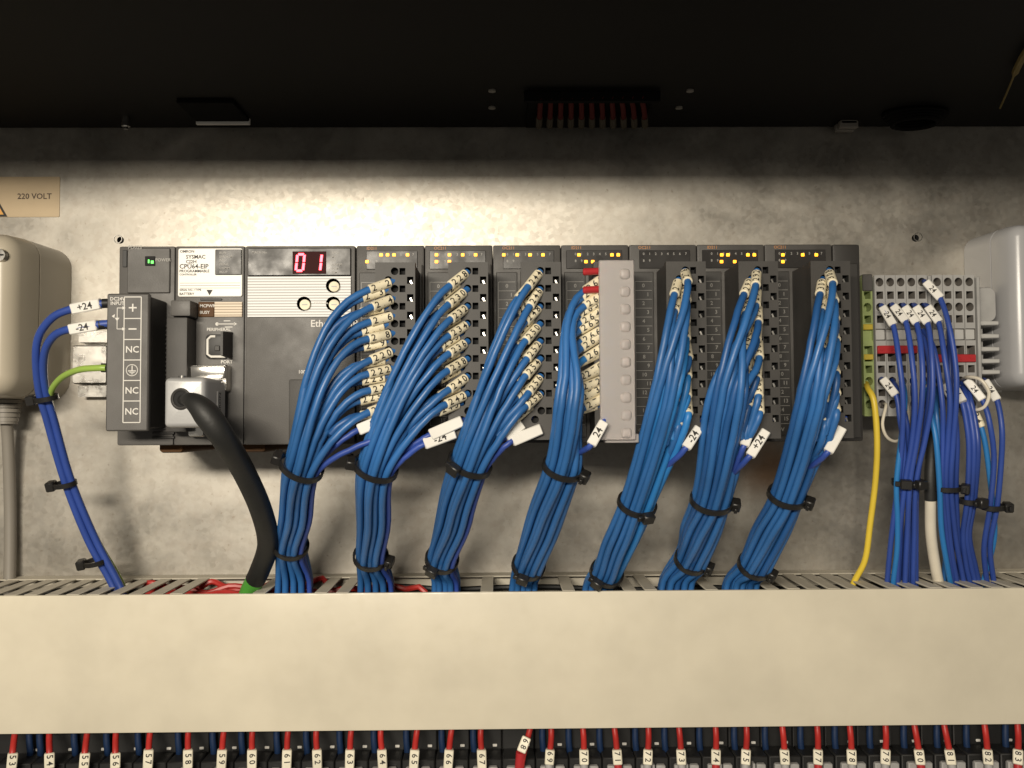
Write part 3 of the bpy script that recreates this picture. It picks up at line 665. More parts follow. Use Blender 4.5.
def sleeve(parent, a, d, length, r, text, mats=('sleeve', 'ink'), name='marker_sleeve'):
    """round marker sleeve with its number wrapped round the side that faces the camera"""
    d = d.normalized(); b = MB(); e = a + d*length
    b.tube([a, a+d*.3, e-d*.3, e], [r-.25, r, r, r-.25], 14)
    tow = (CAM-(a+e)/2); v = (tow - d*tow.dot(d)).normalized(); rt = d if d.x > 0 else -d
    upv = v.cross(rt)                      # camera-up on the sleeve
    if upv.z < 0: pass
    vs, fs = glyphs(text); size = 4.0; out = []
    mid = (a+e)/2
    for q in vs:
        x = q.x*size; yv = q.y*size; an = yv/r
        out.append(mid + rt*x + (v*math.cos(an) + upv*math.sin(an))*(r+.06))
    b.add(out, fs, 1)
    return b.build(name, list(mats), parent)

def flat_tag(parent, a, e, text, w=2.5, th=1.5, m='tag', size=4.2, name='marker_tag'):
    d = (e-a).normalized(); tow = (CAM-(a+e)/2); v = (tow - d*tow.dot(d)).normalized(); s = d.cross(v).normalized()
    b = MB(); b.obox((a+e)/2, d, s, v, (e-a).length/2, w, th, .45)
    if text:
        rt = d if d.x > 0 else -d
        upv = v.cross(rt)
        b.text(text, (a+e)/2 + v*(th+.06), size, 1, right=rt, up=upv)
    return b.build(name, [m, 'ink'], parent)

# ------------------------------------------------------------------ the seven bundles
HEX = []
for r in range(-4, 5):
    for c in range(-4, 5):
        x = c + (r % 2)*.5; z = r*.866; HEX.append((x+.17, z+.09))
def slots(n, fx, fy):
    s = sorted(HEX, key=lambda q: (q[0]/fx)**2 + (q[1]/fy)**2)[:n]
    mx = sum(q[0] for q in s)/n; my = sum(q[1] for q in s)/n
    return [(q[0]-mx, q[1]-my) for q in s]

BUND = [  # tie1 (px,py,Y), tie2, end(px), head angles, fan width at the duct, tags [(from),(to),text], exit direction scale
 dict(t1=(303, 466, -98), t2=(291, 545, -54), e=294, h=(170, 190), fan=1.40, tags=[((392, 416), (358, 430), '24'), ((398, 432), (374, 440), '')], tilt=(.02, -.02)),
 dict(t1=(377, 467, -98), t2=(371, 556, -52), e=376, h=(165, 10), fan=1.35, tags=[((462, 421), (430, 435), ''), ((455, 433), (424, 444), '-24')], tilt=(-.12, 0)),
 dict(t1=(471, 463, -98), t2=(442, 559, -52), e=446, h=(120, 110), fan=1.0, tags=[((522, 424), (505, 437), ''), ((541, 429), (512, 441), '')], tilt=(-.1, .05)),
 dict(t1=(563, 467, -98), t2=(529, 566, -50), e=524, h=(15, 100), fan=1.0, tags=[((604, 422), (591, 445), '24')], tilt=(-.3, .05)),
 dict(t1=(637, 503, -80), t2=(606, 573, -46), e=597, h=(60, 115), fan=1.1, tags=[((699, 428), (686, 448), '-24')], tilt=(-.5, -.1)),
 dict(t1=(712, 500, -80), t2=(691, 560, -50), e=676, h=(5, 20), fan=1.25, tags=[((752, 424), (744, 446), ''), ((766, 431), (750, 456), '+24')], tilt=(-.15, -.3)),
 dict(t1=(787, 495, -80), t2=(755, 566, -50), e=741, h=(20, 25), fan=1.25, tags=[((842, 428), (828, 452), '')], tilt=(-.4, -.4)),
]
RW = 1.55
for i, B in enumerate(BUND):
    T1 = W(*B['t1']); T2 = W(*B['t2']); E_ = W(B['e'], 588, -38); E_.z = DT-1
    ntag = len(B['tags']); nw = 16; n = nw+ntag
    t = empty('wire_bundle', V3((E_.x, E_.y, DT-4)), '%s thick blue wire bundle from the left, rising from duct to controller' % ORD[i], 'wire bundle', 'blue wire bundles of the controller')
    sl = slots(n, 1.2, .9)
    sl = sorted(sl, key=lambda q: q[0]*(1.0 if i < 3 else .85) - q[1]*(.55 if i < 3 else .75))          # left and front first
    ax1 = (T2-T1).normalized(); bx = blockx(i)
    top_dir = (T1 - V3((bx, BY-8, 25))).normalized()
    ax1 = (ax1*1.2 + top_dir*.55).normalized(); ax2 = (E_-T1).normalized(); ax3 = V3((ax2.x*.5, .12, -1)).normalized()
    def frame(ax):
        v = V3((0, -1, 0)); v = (v-ax*v.dot(ax)).normalized(); u = v.cross(ax); return (u if u.x > 0 else -u), v
    f1, f2, f3 = frame(ax1), frame(ax2), frame(ax3)
    tw = random.choice((-1, 1))*random.uniform(.25, .6)
    for k in range(n):
        sx, sy = sl[k]
        D = 2*RW*1.03
        o1 = T1 + f1[0]*sx*D + f1[1]*sy*D
        c, s_ = math.cos(tw), math.sin(tw); rx, ry = sx*c-sy*s_, sx*s_+sy*c
        o2 = T2 + f2[0]*rx*D + f2[1]*ry*D
        mid = (T1+T2)/2 + f2[0]*(sx*math.cos(tw/2)-sy*math.sin(tw/2))*D*1.10 + f2[1]*(sx*math.sin(tw/2)+sy*math.cos(tw/2))*D*1.05
        fan = B['fan']
        o3 = E_ + f3[0]*rx*D*fan + f3[1]*ry*D*.85; o3.z = DT-1
        o4 = o3 + V3((rx*1.5, random.uniform(-1, 1), -26+random.uniform(-6, 6)))
        jit = lambda q: random.uniform(-q, q)
        if k < nw:
            z = ROW0 - (k + (1 if i == 0 else 0))*PT/2
            front = (k % 2 == 0)
            P0 = V3((bx+(8.3 if front else 5.6), BY+1.5, z))
            fr_ = k/(nw-1)
            lx, ly, lz = [(-.85, -.46, -.34), (-.62, -.52, -.62), (-.50, -.56, -.80), (-.86, -.18, -.56), (-.12, -.80, -.55), (-.26, -.72, -.62), (-.14, -.80, -.55)][i]
            if not front and i != 3: lx -= .16; ly += .14
            if i <= 3: d = V3((lx+jit(.09), ly+jit(.09), lz*(1-.4*fr_)+jit(.10))).normalized()
            else: d = V3((lx*(1-.3*fr_)+jit(.05), ly*(1-.25*fr_)+jit(.05), lz*(1+.3*fr_)+jit(.06))).normalized()
            P1 = P0 + d*(12.5 if i != 3 else (16 if front else 14.5))
        else:
            (ap, ep, tx) = B['tags'][k-nw]
            ty = 7 if i == 3 else 0; A_ = W(*ap, BY-1-ty); Bp = W(*ep, BY-4-ty); d = (Bp-A_).normalized(); P0 = A_-d*6+V3((0, 4, 0)); P1 = Bp
        dist = (o1-P1).length
        ka = ([1.0, .7, .6, .66-.3*fr_, .78-.45*fr_, .74-.4*fr_, .78-.45*fr_][i] if k < nw else .4)
        ta = d*dist*ka*(1+jit(.08)); tb = ax1*dist*(.85+jit(.08))
        pts = [P0, P0*.5+P1*.5] + hermite(P1, ta, o1, tb, 16)
        if k < nw and i >= 3 and P1.z > W(512, 372, -115).z:
            gx, gs = [(576, 1.05), (671, 1.08), (736, 1.28), (818, 1.08)][i-3]
            Gc = W(gx, 400, -113); G_ = Gc + V3((1, 0, 0))*sx*D*gs + V3((0, -1, 0))*sy*D*.9 + V3((0, 0, 1))*(10*(.5-fr_))
            ga = (o1-P1).normalized(); l1 = (G_-P1).length; l2 = (o1-G_).length
            pts = [P0, P0*.5+P1*.5] + hermite(P1, d*l1*.9, G_, ga*l1*.9, 9) + hermite(G_, ga*l2*.9, o1, ax1*l2*.9, 9)
        lim = W(512, 443, BY).z; ymax = BY-RW-1.2-abs(jit(2.5))
        ys2 = [q_.y for q_ in pts]
        for j in range(3, len(pts)):
            if pts[j].z > lim-3: ys2[j] = min(ys2[j], max(ymax, P1.y-(j-2)*2.2))
        for it in range(4):
            y0_ = list(ys2)
            for j in range(3, len(pts)-8): ys2[j] = (y0_[j-1]+2*y0_[j]+y0_[j+1])/4
        for j in range(3, len(pts)-8): pts[j] = V3((pts[j].x, ys2[j], pts[j].z))
        for j in range(3, len(pts)-4): pts[j] = pts[j] + V3((jit(.12), jit(.12), jit(.12)))
        q = (T2-T1).length*.5
        pts += hermite(o1, ax1*q, mid, ax2*q, 5) + hermite(mid, ax2*q, o2, ax2*q, 5) + hermite(o2, ax2*(E_-T2).length, o3, ax3*(E_-T2).length, 5) + hermite(o3, ax3*24, o4, ax3*24, 3) + [o4]
        mm = 'wire_blue'
        if i in (0, 1) and k % 4 == 3: mm = 'wire_navy'
        if i in (5, 6) and k % 3 == 1: mm = 'wire_navy'
        if i == 4 and k in (4, 6, 7, 9, 10, 12, 14): mm = 'wire_light'
        if i == 3 and k in (8, 13): mm = 'wire_light'
        if k >= nw: mm = 'wire_violet'
        b = MB(); b.tube(pts, RW if k < nw else 1.25, 10); w = b.build('wire', mm, t)
        if k < nw:
            num = 212 + 16*i + k
            sleeve(w, P0+d*((2.0 if i != 3 else (5.6 if front else 4.4))+jit(.8)), d, 9.8, 2.15, ' '.join(str(num)))
        else:
            flat_tag(w, A_, Bp, tx, w=2.4 if i < 3 else 2.1, th=1.6)
    def ring(T, fr, ax, q2, head):
        us = [q[0]*D for q in q2]; vs = [q[1]*D for q in q2]
        c_ = T + fr[0]*(max(us)+min(us))/2 + fr[1]*(max(vs)+min(vs))/2
        tie(t, c_, ax, V3((0, -1, 0)), (max(us)-min(us))/2+RW+.1, (max(vs)-min(vs))/2+RW+.1, head)
    ring(T1, f1, ax1, sl, B['h'][0])
    ring(T2, f2, ax2, [(q[0]*c-q[1]*s_, q[0]*s_+q[1]*c) for q in sl], B['h'][1])

# ------------------------------------------------------------------ left supply wires
t = empty('supply_wires', W(115, 583, -30), 'two blue supply wires with plus and minus 24 tags, tied, left of the controller', 'wire bundle')
def path(pts): return catmull([W(*p) for p in pts], 7)
L1 = [(118, 303, -84), (100, 304, -86), (72, 309, -86), (51, 319, -84), (37, 343, -78), (38, 385, -66), (47, 420, -58), (65, 482, -46), (88, 540, -36), (110, 580, -30), (120, 602, -30)]
L2 = [(118, 324, -84), (104, 324, -86), (70, 329, -86), (53, 337, -82), (44, 356, -75), (45, 388, -64), (54, 420, -57), (71, 480, -46), (95, 538, -36), (117, 580, -31), (127, 602, -31)]
for P, tx, ta, tb_ in ((L1, '+24', (101, 303.5, -86), (72, 309, -86)), (L2, '-24', (98, 325, -86), (70, 329.5, -86))):
    b = MB(); b.tube(path(P), 1.75, 10); w = b.build('wire', 'wire_violet', t)
    flat_tag(w, W(*ta), W(*tb_), tx, 2.3, 2.0)
    a = W(*P[1]); b = MB(); b.tube([W(P[0][0], P[0][1], -84), W(ta[0]+1, ta[1], -86)], 2.1, 10); b.build('ferrule', 'black', w)
for (px, py, Y, hd) in ((46, 398, -62, 175), (65, 484, -46, 178), (95, 562, -33, 175)):
    c = W(px, py, Y); tie(t, c, W(px+8, py+30, Y+4)-c, V3((0, -1, 0)), 4.6, 3.6, hd, 2.2)
EG = [(106, 368, -84), (98, 368, -84), (78, 370, -80), (60, 379, -70), (50, 396, -60), (54, 420, -53), (62, 450, -46), (75, 490, -40), (97, 540, -31), (119, 578, -25), (128, 600, -25)]
t = empty('earth_wire', W(122, 580, -29), 'green and yellow earth wire curving from the power supply into the left wires', 'wire')
b = MB(); b.tube(path(EG), 1.45, 12, 1, stripe=(0, 1, 2, 3), sm=0, twist=-3.0); w = b.build('insulation', ['wire_yellow', 'wire_green'], t)
b = MB(); b.tube([W(106, 365.5, -83), W(101, 365.5, -84)], 1.0, 8); b.tube([W(106, 370, -83), W(101, 370, -84)], 1.0, 8); b.build('ferrule', 'black', t)

# ------------------------------------------------------------------ serial plug and its black cable
YP = YF-31
px0, px1 = Xp(163.5, YP), Xp(206, YP); pz0, pz1 = W(185, 428, YP).z, W(185, 377, YP).z
t = empty('serial_plug', V3(((px0+px1)/2, YF-15, pz0)), 'silver grey plug hood pushed onto the processor unit', 'plug')
b = MB(); b.rrect(px0, px1, pz0, pz1, 2.2, [(YF-6.2, 0), (YP+4, 0), (YP+1.6, .4), (YP+.5, 1.0), (YP, 2.0)], n=6); b.build('hood', 'plug', t)
hx, hz = W(181, 399, YP).x, W(181, 399, YP).z
b = MB(); b.tube([V3((hx+math.cos(a)*3.6, YP-.1, hz+math.sin(a)*3.9)) for a in [2*math.pi*j/24 for j in range(25)]], .7, 8); b.cyl(V3((hx, YP+.3, hz)), (0, -1, 0), 3.6, .5, 20, m=1); b.build('cable_entry', ['plc_dark', 'hole'], t)
b = MB(); xs2 = px1+.08; zc_ = (pz0+pz1)/2
b.box(xs2-.2, xs2+.25, YP+14, YP+20, zc_-8, zc_+5, .2); b.build('side_panel', 'term_light', t)
b = MB()
b.text('OMRON', V3((xs2+.3, YP+17, zc_-1.5)), 3.2, right=V3((0, 0, 1)), up=V3((0, -1, 0))); b.build('lettering', 'ink', t)
b = MB(); b.box(Xp(192, YF-7), Xp(226, YF-7), YF-9, YF-6.1, pz1+.2, W(200, 366, YF-7).z, .6, seg=2)
b.build('clip', 'chrome', t)
b = MB(); b.cyl(V3((px0+5, YP+8, pz1-.5)), (0, 0, 1), 1.6, 1.4, 12); b.build('thumb_screw', 'chrome', t)
CP = [(183, 400, YP+1), (190, 400, YP-7), (203, 410, YP-11), (222, 436, YP-8), (243, 470, -95), (261, 510, -76), (268, 543, -58), (260, 570, -44), (250, 590, -36), (246, 604, -34)]
t = empty('serial_cable', W(250, 592, -36), 'thick black cable with green end curving from the silver plug into the duct', 'cable')
pp = path(CP); k0 = 7*7+3
rs = []
for j in range(len(pp)):
    u = j/7
    rs.append(2.3 if u < .5 else (2.3+3.0*(u-.5)/1.7 if u < 2.2 else (5.3-(u-2.2)*.4 if u < 3 else 4.9)))
b = MB(); b.tube(pp[:k0+1], rs[:k0+1], 18); b.build('jacket', 'wire_black', t)
b = MB(); b.tube(pp[k0-1:], [4.6]*(len(pp)-k0+1), 18); b.build('green_sleeve', 'green_cap', t)

# ------------------------------------------------------------------ terminals at the right
TY = -40.0
XC = [880.5, 891.2, 901.7, 912.4, 923.0, 938.2, 948.9, 959.6, 970.4]
rows = [275, 289, 301, 313, 325, 344, 363, 375, 387, 398, 410, 416]
zz = [W(925, p, TY).z for p in rows]
xs0 = [W(x, 330, TY).x for x in XC]
def make_slice(w, grey=True):
    """one terminal, x centred on 0"""
    b = MB(); m0 = 0; y = TY; h = w/2
    kinds = ['r', 's', 'r', 's', 'm', 'j', 's', 'r', 's', 'r', 'p']
    for k, kd in enumerate(kinds):
        z1, z0 = zz[k], zz[k+1]; cz = (z0+z1)/2
        if kd == 'r': b.cell(-h, h, z0, z1, y, 0, cz, w*.78, w*.86, 6, 'r')
        elif kd == 's': b.cell(-h, h, z0, z1, y, 0, cz, w*.66, (z1-z0)*.62, 7)
        elif kd == 'm': b.cell(-h, h, z0, z1, y, 0, cz, w*.96, (z1-z0)*.62, 1.6)
        elif kd == 'j': b.cell(-h, h, z0, z1, y, 0, cz, w*.8, (z1-z0)*.82, 6)
        else: b.quad(-h, h, z0, z1, y)
    zt_, zb_ = zz[0], zz[-1]
    b.add([(-h, y, zb_), (h, y, zb_), (h, y, zt_), (-h, y, zt_), (-h, -9, zb_+8), (h, -9, zb_+8), (h, -9, zt_-8), (-h, -9, zt_-8)],
          [(0, 4, 5, 1), (1, 5, 6, 2), (2, 6, 7, 3), (3, 7, 4, 0), (4, 7, 6, 5)])
    return b
proto = None; T9 = ['first', 'second', 'third', 'fourth', 'fifth', 'sixth', 'seventh', 'eighth', 'ninth']
pitch = xs0[1]-xs0[0]
for k, x in enumerate(xs0):
    t = empty('rail_terminal', V3((x, -20, zz[-1])), '%s grey rail terminal counted from the green earth terminal' % T9[k], 'terminal', 'grey rail terminals')
    if proto is None: proto = make_slice(pitch-.25).build('terminal_body', ['term_grey', 'term_in'], None, base=V3((0, 0, 0)), smooth=False); o = proto; put(o, V3((x, 0, 0)), t)
    else: o = dup(proto, V3((x, 0, 0)), t)
    b = MB(); b.box(x-pitch*.44, x+pitch*.44, TY+.3, TY+3, (zz[4]+zz[5])/2-2.6, (zz[4]+zz[5])/2+2.6, .3); b.build('marker_plate', 'term_light', t)
x = (xs0[4]+xs0[5])/2
b = MB(); b.box(x-.8, x+.8, -9, TY-.4, zz[-1]+1, zz[0]-.3, .3); b.build('partition_plate', 'term_grey', label='thin grey partition plate between the fifth and sixth grey terminals', cat='plate')
for a, c, py, nm in ((0, 3, 349.5, 'left'), (5, 8, 358.5, 'right')):
    z = W(925, py, TY).z; b = MB(); b.box(xs0[a]-2, xs0[c]+2, TY-1.2, TY+3, z-2.0, z+2.0, .4)
    for k in range(a, c+1): b.box(xs0[k]-1, xs0[k]+1, TY-1.5, TY-1.1, z-.5, z+.5)
    b.build('jumper_bar', 'red_plastic', label='red jumper bar across the %s four grey terminals' % nm, cat='jumper', group='red jumper bars')
# earth terminal
x = W(868, 330, TY).x; t = empty('earth_terminal', V3((x, -20, zz[-1])), 'green and yellow earth terminal between black end cover and grey terminals', 'terminal')
o = proto.copy(); o.data = proto.data.copy(); COL.objects.link(o); o.data.materials.clear(); o.data.materials.append(MATS['term_green']); o.data.materials.append(MATS['term_in']); o.name = 'terminal_body'; put(o, V3((x, 0, 0)), t)
b = MB(); b.box(x-2.5, x+2.5, TY-.8, TY+3, zz[1]-1, zz[0]+.4, .4); b.build('end_cap', 'plc', t)
for py in (327, 357): z = W(868, py, TY).z; b = MB(); b.box(x-2.4, x+2.4, TY-.5, TY+2, z-1.4, z+1.4, .3); b.build('yellow_strip', 'term_yellow', t)
# end bracket
x0_, x1_ = W(977.5, 330, TY).x, W(997, 330, TY+6).x
t = empty('end_bracket', V3((x0_+5, -20, W(990, 378, TY).z)), 'grey ribbed end bracket between the terminals and the light grey box', 'bracket')
b = MB(); b.box(x0_, x0_+1.6, -8, TY-.5, zz[9], zz[0]-1, .4); b.build('side_plate', 'term_grey', t)
b = MB(); zc1, zc0 = W(990, 287, TY+5).z, W(990, 322, TY+5).z; b.rrect(x0_+1.7, x1_-.5, zc0, zc1, 4, [(-8, 0), (TY+6, .1), (TY+5, .5)]); b.build('clamp_body', 'term_grey', t)
for py in (323, 336, 349, 361, 372):
    z = W(990, py, TY+4).z; b = MB(); b.box(x0_+1.7, x1_, -8, TY+4, z-1.1, z+1.1, .4); b.build('rib', 'term_light', t)
b = MB(); b.box(x0_+1.7, x1_-4, -8, TY+12, W(990, 372, TY).z, W(990, 323, TY).z); b.build('back_block', 'term_grey', t)

# right bundles
def wire_from(parent, pts, m, r=1.3, tag_=None, text='24', tagw=2.0):
    b = MB(); b.tube(path(pts), r, 10); w = b.build('wire', m, parent)
    if tag_: flat_tag(w, W(*tag_[0]), W(*tag_[1]), text, tagw, 1.75, size=3.4)
    return w
Y1, Y2 = TY-6, TY-11
def stem(a, b_, c):  # hole, tag start/end
    return [(a[0], a[1], TY+4), (b_[0], b_[1], Y1), (c[0], c[1], Y2)]
g1 = empty('wire_bundle', W(903, 586, -30), 'first thin blue bundle right of the yellow wire, tied below the grey terminals', 'wire bundle', 'thin blue bundles under the terminals')
V, VD, LB = 'wire_violet', 'wire_violet_dark', 'wire_light'
def low(xs, ys, Ys): return [(x, y, Y) for x, y, Y in zip(xs, ys, Ys)]
YS = (-58, -58, -52, -46, -38, -32, -30); PYS = (360, 400, 440, 483, 540, 584, 604)
def go(xs, dy=0): return low(xs, PYS, [y+dy for y in YS])
wire_from(g1, stem((881, 305), (883, 308), (893, 325)) + go((899, 903, 902, 898, 891, 887, 886)), V, tag_=((882.5, 307, Y1), (893.5, 325.5, Y2)))
wire_from(g1, stem((891.5, 304), (894, 307), (905.5, 321)) + go((912, 915, 912, 905, 899, 897, 897), -1), V, tag_=((893.5, 306, Y1), (906, 321.5, Y2)))
wire_from(g1, stem((902, 304), (906, 308), (916.5, 323)) + go((922, 922, 917, 910, 907, 905, 905), -2), V, tag_=((905, 307, Y1), (917, 323.5, Y2)))
wire_from(g1, stem((912.5, 304), (917, 308), (927.5, 323)) + go((932, 932, 925, 916, 914, 913, 913), 0), V, tag_=((916, 307, Y1), (928, 323.5, Y2)))
wire_from(g1, [(917, 330, -42), (926, 345, -50), (930, 380, -54), (925, 430, -50), (917, 483, -44), (916, 540, -37), (916, 584, -31), (916, 604, -30)], VD)
wire_from(g1, [(881, 378, TY+4), (884, 382, Y1), (896, 395, Y2), (900, 420, -52), (904, 450, -49), (903, 483, -45), (900, 540, -38), (898, 584, -31), (898, 604, -30)], V, tag_=((883, 379, Y1), (896, 395.5, Y2)))
wire_from(g1, [(892, 380, TY+4), (897, 390, Y1), (906, 420, -50), (909, 450, -47), (909, 483, -42), (909, 540, -36), (909, 584, -29), (909, 604, -29)], VD)
wire_from(g1, [(902, 380, TY+4), (905, 400, Y1), (901, 440, -50), (896.5, 483, -47), (897.5, 520, -42), (897, 550, -38), (893, 584, -33), (892, 604, -32)], LB)
wire_from(g1, [(912, 380, TY+4), (914, 400, Y1), (913, 440, -48), (912.5, 483, -42), (905, 540, -35), (902, 584, -27), (902, 604, -27)], VD)
c = W(907.5, 482.5, -44.5); tie(g1, c, V3((0, .15, -1)), V3((0, -1, 0)), 6.6, 4.2, 60, 2.6); tie(g1, c+V3((0, 0, .4)), V3((0, .15, -1)), V3((0, -1, 0)), 6.9, 4.4, 115, 2.2)
g2 = empty('wire_bundle', W(955, 586, -30), 'second thin blue bundle from the yellow wire, right of the white cable', 'wire bundle', 'thin blue bundles under the terminals')
wire_from(g2, stem((923, 304), (929, 308), (938.5, 322)) + go((945, 950, 948, 946, 950, 957, 960)), V, tag_=((928, 307, Y1), (939.5, 322.5, Y2)))
wire_from(g2, [(924, 281, TY+4), (927, 284, Y1), (940, 298, Y2), (950, 330, -58), (956, 370, -60), (956, 405, -58), (953, 445, -52), (951, 487, -46), (956, 540, -38), (964, 584, -31), (966, 604, -30)], V, tag_=((926, 282, Y1), (941, 298.5, Y2)))
wire_from(g2, [(923, 330, -42), (934, 350, -50), (942, 400, -54), (943, 440, -50), (942, 487, -45), (947, 540, -38), (953, 584, -31), (955, 604, -30)], V)
wire_from(g2, [(925, 380, TY+4), (930, 410, Y1), (936, 440, -50), (939.5, 487, -47), (941.5, 530, -42), (948, 570, -36), (951, 586, -33), (953, 604, -32)], LB)
wire_from(g2, [(938, 380, TY+4), (936, 405, Y1), (938, 430, -48), (944, 487, -44), (946, 540, -36), (944, 584, -29), (944, 604, -29)], 'wire_blue')
wire_from(g2, [(938, 384, TY+4), (946, 392, Y1), (953, 402, Y2), (957, 440, -50), (956, 487, -44), (958, 540, -36), (960, 584, -28), (960, 604, -28)], VD, tag_=((944, 385, Y1), (955, 402, Y2)))
wire_from(g2, [(949, 330, -42), (950, 360, -50), (951, 420, -50), (949, 487, -42), (952, 540, -34), (950, 584, -27), (950, 604, -27)], VD)
c = W(948.5, 488, -45); tie(g2, c, V3((.03, .15, -1)), V3((0, -1, 0)), 5.8, 4.2, 25, 2.2)
g3 = empty('wire_bundle', W(972, 584, -30), 'third thin blue bundle from the yellow wire, between its two neighbours', 'wire bundle', 'thin blue bundles under the terminals')
for j, (dx, m_) in enumerate(((0, V), (5, V), (9, VD))):
    wire_from(g3, [(956+dx*1.2, 382, TY+4), (961+dx, 398, Y1-2), (966+dx, 420, -50), (969+dx, 450, -49-j), (967+dx*.8, 501, -44+j), (963+dx*.7, 535, -38), (966+dx, 565, -33), (970+dx, 584, -30), (972+dx, 604, -29)], m_, tag_=((948+dx, 385, Y1), (958+dx, 402, Y2)) if j == 1 else None)
c = W(970.5, 501, -44); tie(g3, c, V3((.02, .15, -1)), V3((0, -1, 0)), 4.4, 3.4, 60, 2.4); 
g4 = empty('wire_bundle', W(990, 584, -30), 'rightmost thin blue bundle, its tie head pointing right', 'wire bundle', 'thin blue bundles under the terminals')
wire_from(g4, [(968, 378, TY+4), (970, 382, Y1), (983, 401, Y2), (990, 425, -54), (994, 460, -50), (990, 507, -45), (984, 548, -38), (987, 584, -30), (988, 604, -29)], V, tag_=((967, 380, Y1), (983, 400, Y2)))
wire_from(g4, [(984, 380, TY+4), (988, 384, Y1), (997, 400, Y2), (1002, 430, -54), (1001, 465, -50), (997, 507, -45), (990, 546, -38), (994, 584, -30), (995, 604, -29)], V, tag_=((985, 381, Y1), (997.5, 400.5, Y2)))
w_ = wire_from(g4, [(970, 402, TY+2), (976, 415, Y1), (982, 430, Y1-2), (987, 455, -47), (993, 507, -42), (994, 540, -36), (983, 584, -29), (983, 604, -29)], LB)
a = W(973, 409, Y1); e_ = W(982, 427, Y1-2); sleeve(w_, a, e_-a, (e_-a).length, 1.9, '2 4')
c = W(993.5, 507, -44.5); tie(g4, c, V3((.02, .15, -1)), V3((0, -1, 0)), 4.8, 3.4, 8, 2.4)
# white loops, white cable, yellow wire
b = MB(); b.tube(path([(884, 404, TY+3), (886, 406, TY-5), (882.5, 424, TY-8), (887, 437, TY-7), (897, 441, TY-4), (907, 430, TY-3), (908, 410, TY-3), (902, 386, TY-4), (898, 380, TY+3)]), .75, 8)
b.build('white_wire', 'wire_white', label='thin white wire loop hanging under the leftmost grey terminals', cat='wire', group='white wire loops')
b = MB(); b.tube(path([(962, 380, TY+3), (968, 377, TY-9), (981, 380, TY-15), (989, 393, TY-16), (985, 406, TY-14), (976, 410, TY-10), (970, 408, TY-2)]), .8, 8)
b.build('white_wire', 'wire_white', label='thin white wire loop in front of the rightmost grey terminals', cat='wire', group='white wire loops')
t = empty('white_cable', W(938, 584, -33), 'white cable with a black sleeve between the first two thin blue bundles', 'cable')
wp = path([(934, 420, -36), (932, 450, -40), (930.5, 475, -42), (930.5, 500, -41), (931, 535, -37), (936, 570, -32), (940, 590, -29), (942, 606, -28)])
b = MB(); b.tube(wp[18:], 2.6, 14); b.build('jacket', 'wire_white', t)
b = MB(); b.tube(wp[:22], 2.95, 14); b.build('heat_shrink', 'wire_black', t)
b = MB(); b.tube(path([(866, 384, TY+4), (868, 389, TY-5), (874, 402, TY-9), (877, 440, TY-8), (875.5, 480, -44), (870, 525, -38), (865, 560, -33), (854, 582, -28), (848, 602, -27)]), 1.5, 12, 0, stripe=(2, 3, 4), sm=1, twist=2.6)
b.build('earth_wire', ['wire_yellow', 'wire_green'], label='yellow and green earth wire between the controller and the right blue bundles', cat='wire')

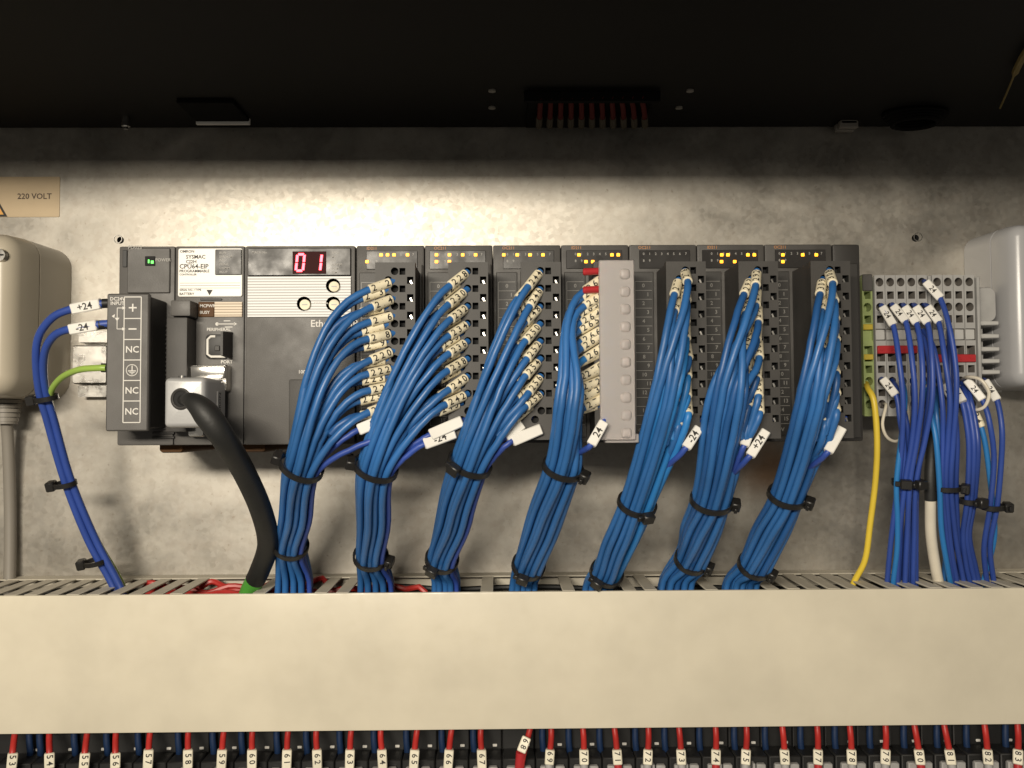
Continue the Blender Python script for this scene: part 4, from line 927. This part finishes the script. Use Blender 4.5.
# ------------------------------------------------------------------ row of terminals under the duct
RX = [12.7, 49.5, 85, 115.5, 148.5, 188, 222, 252, 287, 317, 350, 382, 414.6, 449, 481.6, 524, 550, 584, 617, 648, 681, 716, 746, 784.5, 818, 851.5, 885.6, 919, 949.6, 987.5, 1018]
xA = W(RX[0], 757, -44).x; xB = W(RX[-1], 757, -44).x; pw = (xB-xA)/30
zl = W(512, 757, -44).z
bb = MB(); h = pw/2-.2
bb.box(-h, h, -30, -.5, -60, 12, .5); bb.box(-h, h, -43, -29.8, -60, -1.2, .6)
mb_ = bb
p1 = None
for k in range(31):
    x = xA+pw*k; num = 53+k
    t = empty('relay_terminal', V3((x, -20, zl-60)), 'black relay terminal holding the red wire marked %d, %s from the left' % (num, ordinal(k+1)), 'terminal', 'black relay terminals under the duct')
    if p1 is None:
        p1 = mb_.build('body', 'black', None, base=V3((0, 0, 0))); put(p1, V3((x, 0, zl)), t)
        b = MB()
        for j in (-1, 1): b.box(j*3.7-2.2, j*3.7+2.2, -46, -43.1, -14, -4, .5)
        b.box(-.6, .6, -46.5, -43, -16, -3.4, .2); p2 = b.build('clamp', 'term_grey', None, base=V3((0, 0, 0))); put(p2, V3((x, 0, zl)), t)
        b = MB(); b.box(-1.1, 1.1, -30.6, -29.9, -.2, 1.1, .2); p3 = b.build('white_mark', 'tag', None, base=V3((0, 0, 0))); put(p3, V3((x+4.5, 0, zl)), t)
    else: dup(p1, V3((x, 0, zl)), t); dup(p2, V3((x, 0, zl)), t); dup(p3, V3((x+4.5, 0, zl)), t)
    # red wire
    px = RX[k]; lean = (px-512)/512*2.0; lean = -lean + random.uniform(-2.2, 2.2)
    if num == 68: lean = 5
    P = [(px+lean*1.6+ (2 if k < 16 else -2), 712, -38), (px+lean*.9, 735, -42), (px, 752, -47.5), (px-lean*.5, 766, -48), (px-lean*.7, 776, -46)]
    w = empty('red_wire', W(px, 770, -46), 'red wire with cream marker %d, %s from the left below the duct' % (num, ordinal(k+1)), 'wire', 'red numbered wires below the duct')
    b = MB(); b.tube(path(P), 1.45, 10); b.build('insulation', 'wire_red', w)
    a = W(px+lean*.15, 749 if k > 3 else 752.5, -47.2); e_ = W(px-lean*.5, 768 if k < 16 else 764, -48.2)
    if num == 68: a = W(px+3, 737, -46); e_ = W(px-3, 752, -48)
    flat_tag(w, a, e_, None, 2.2, 2.5, m='sleeve_pale')
    d = (e_-a).normalized(); tow = (CAM-(a+e_)/2); v = (tow-d*tow.dot(d)).normalized(); b = MB()
    b.text(' '.join(str(num)), (a+e_)/2+v*2.58-d*.4, 3.8, right=d, up=v.cross(d)); b.build('lettering', 'ink', w)
    if num == 68: b = MB(); b.tube([e_, W(px-5, 775, -47)], 2.4, 10); b.build('red_ferrule', 'red_plastic', w)
    else: b = MB(); b.tube([e_, e_+d*4], 1.9, 10); b.build('ferrule', 'term_grey' if k < 15 or k % 3 else 'red_plastic', w)
    # blue wire behind, its colour darkened for the duct's shade
    bxp = px + (-9 if 0 < k < 15 else 17) + random.uniform(-2, 2)
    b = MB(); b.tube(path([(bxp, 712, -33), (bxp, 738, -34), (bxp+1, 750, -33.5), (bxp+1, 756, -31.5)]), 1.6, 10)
    b.build('blue_wire', 'wire_blue_shaded', label='short shade-darkened blue wire beside red wire %d, %s from the left below the duct' % (num, ordinal(k+1)), cat='wire', group='shade-darkened blue wires below the duct')

for x, sd in ((xA-pw, 'left'), (xB+pw, 'right')):
    t = empty('relay_terminal', V3((x, -20, zl-60)), 'black relay terminal cut off by the %s edge of the picture' % sd, 'terminal', 'black relay terminals under the duct')
    dup(p1, V3((x, 0, zl)), t); dup(p2, V3((x, 0, zl)), t)
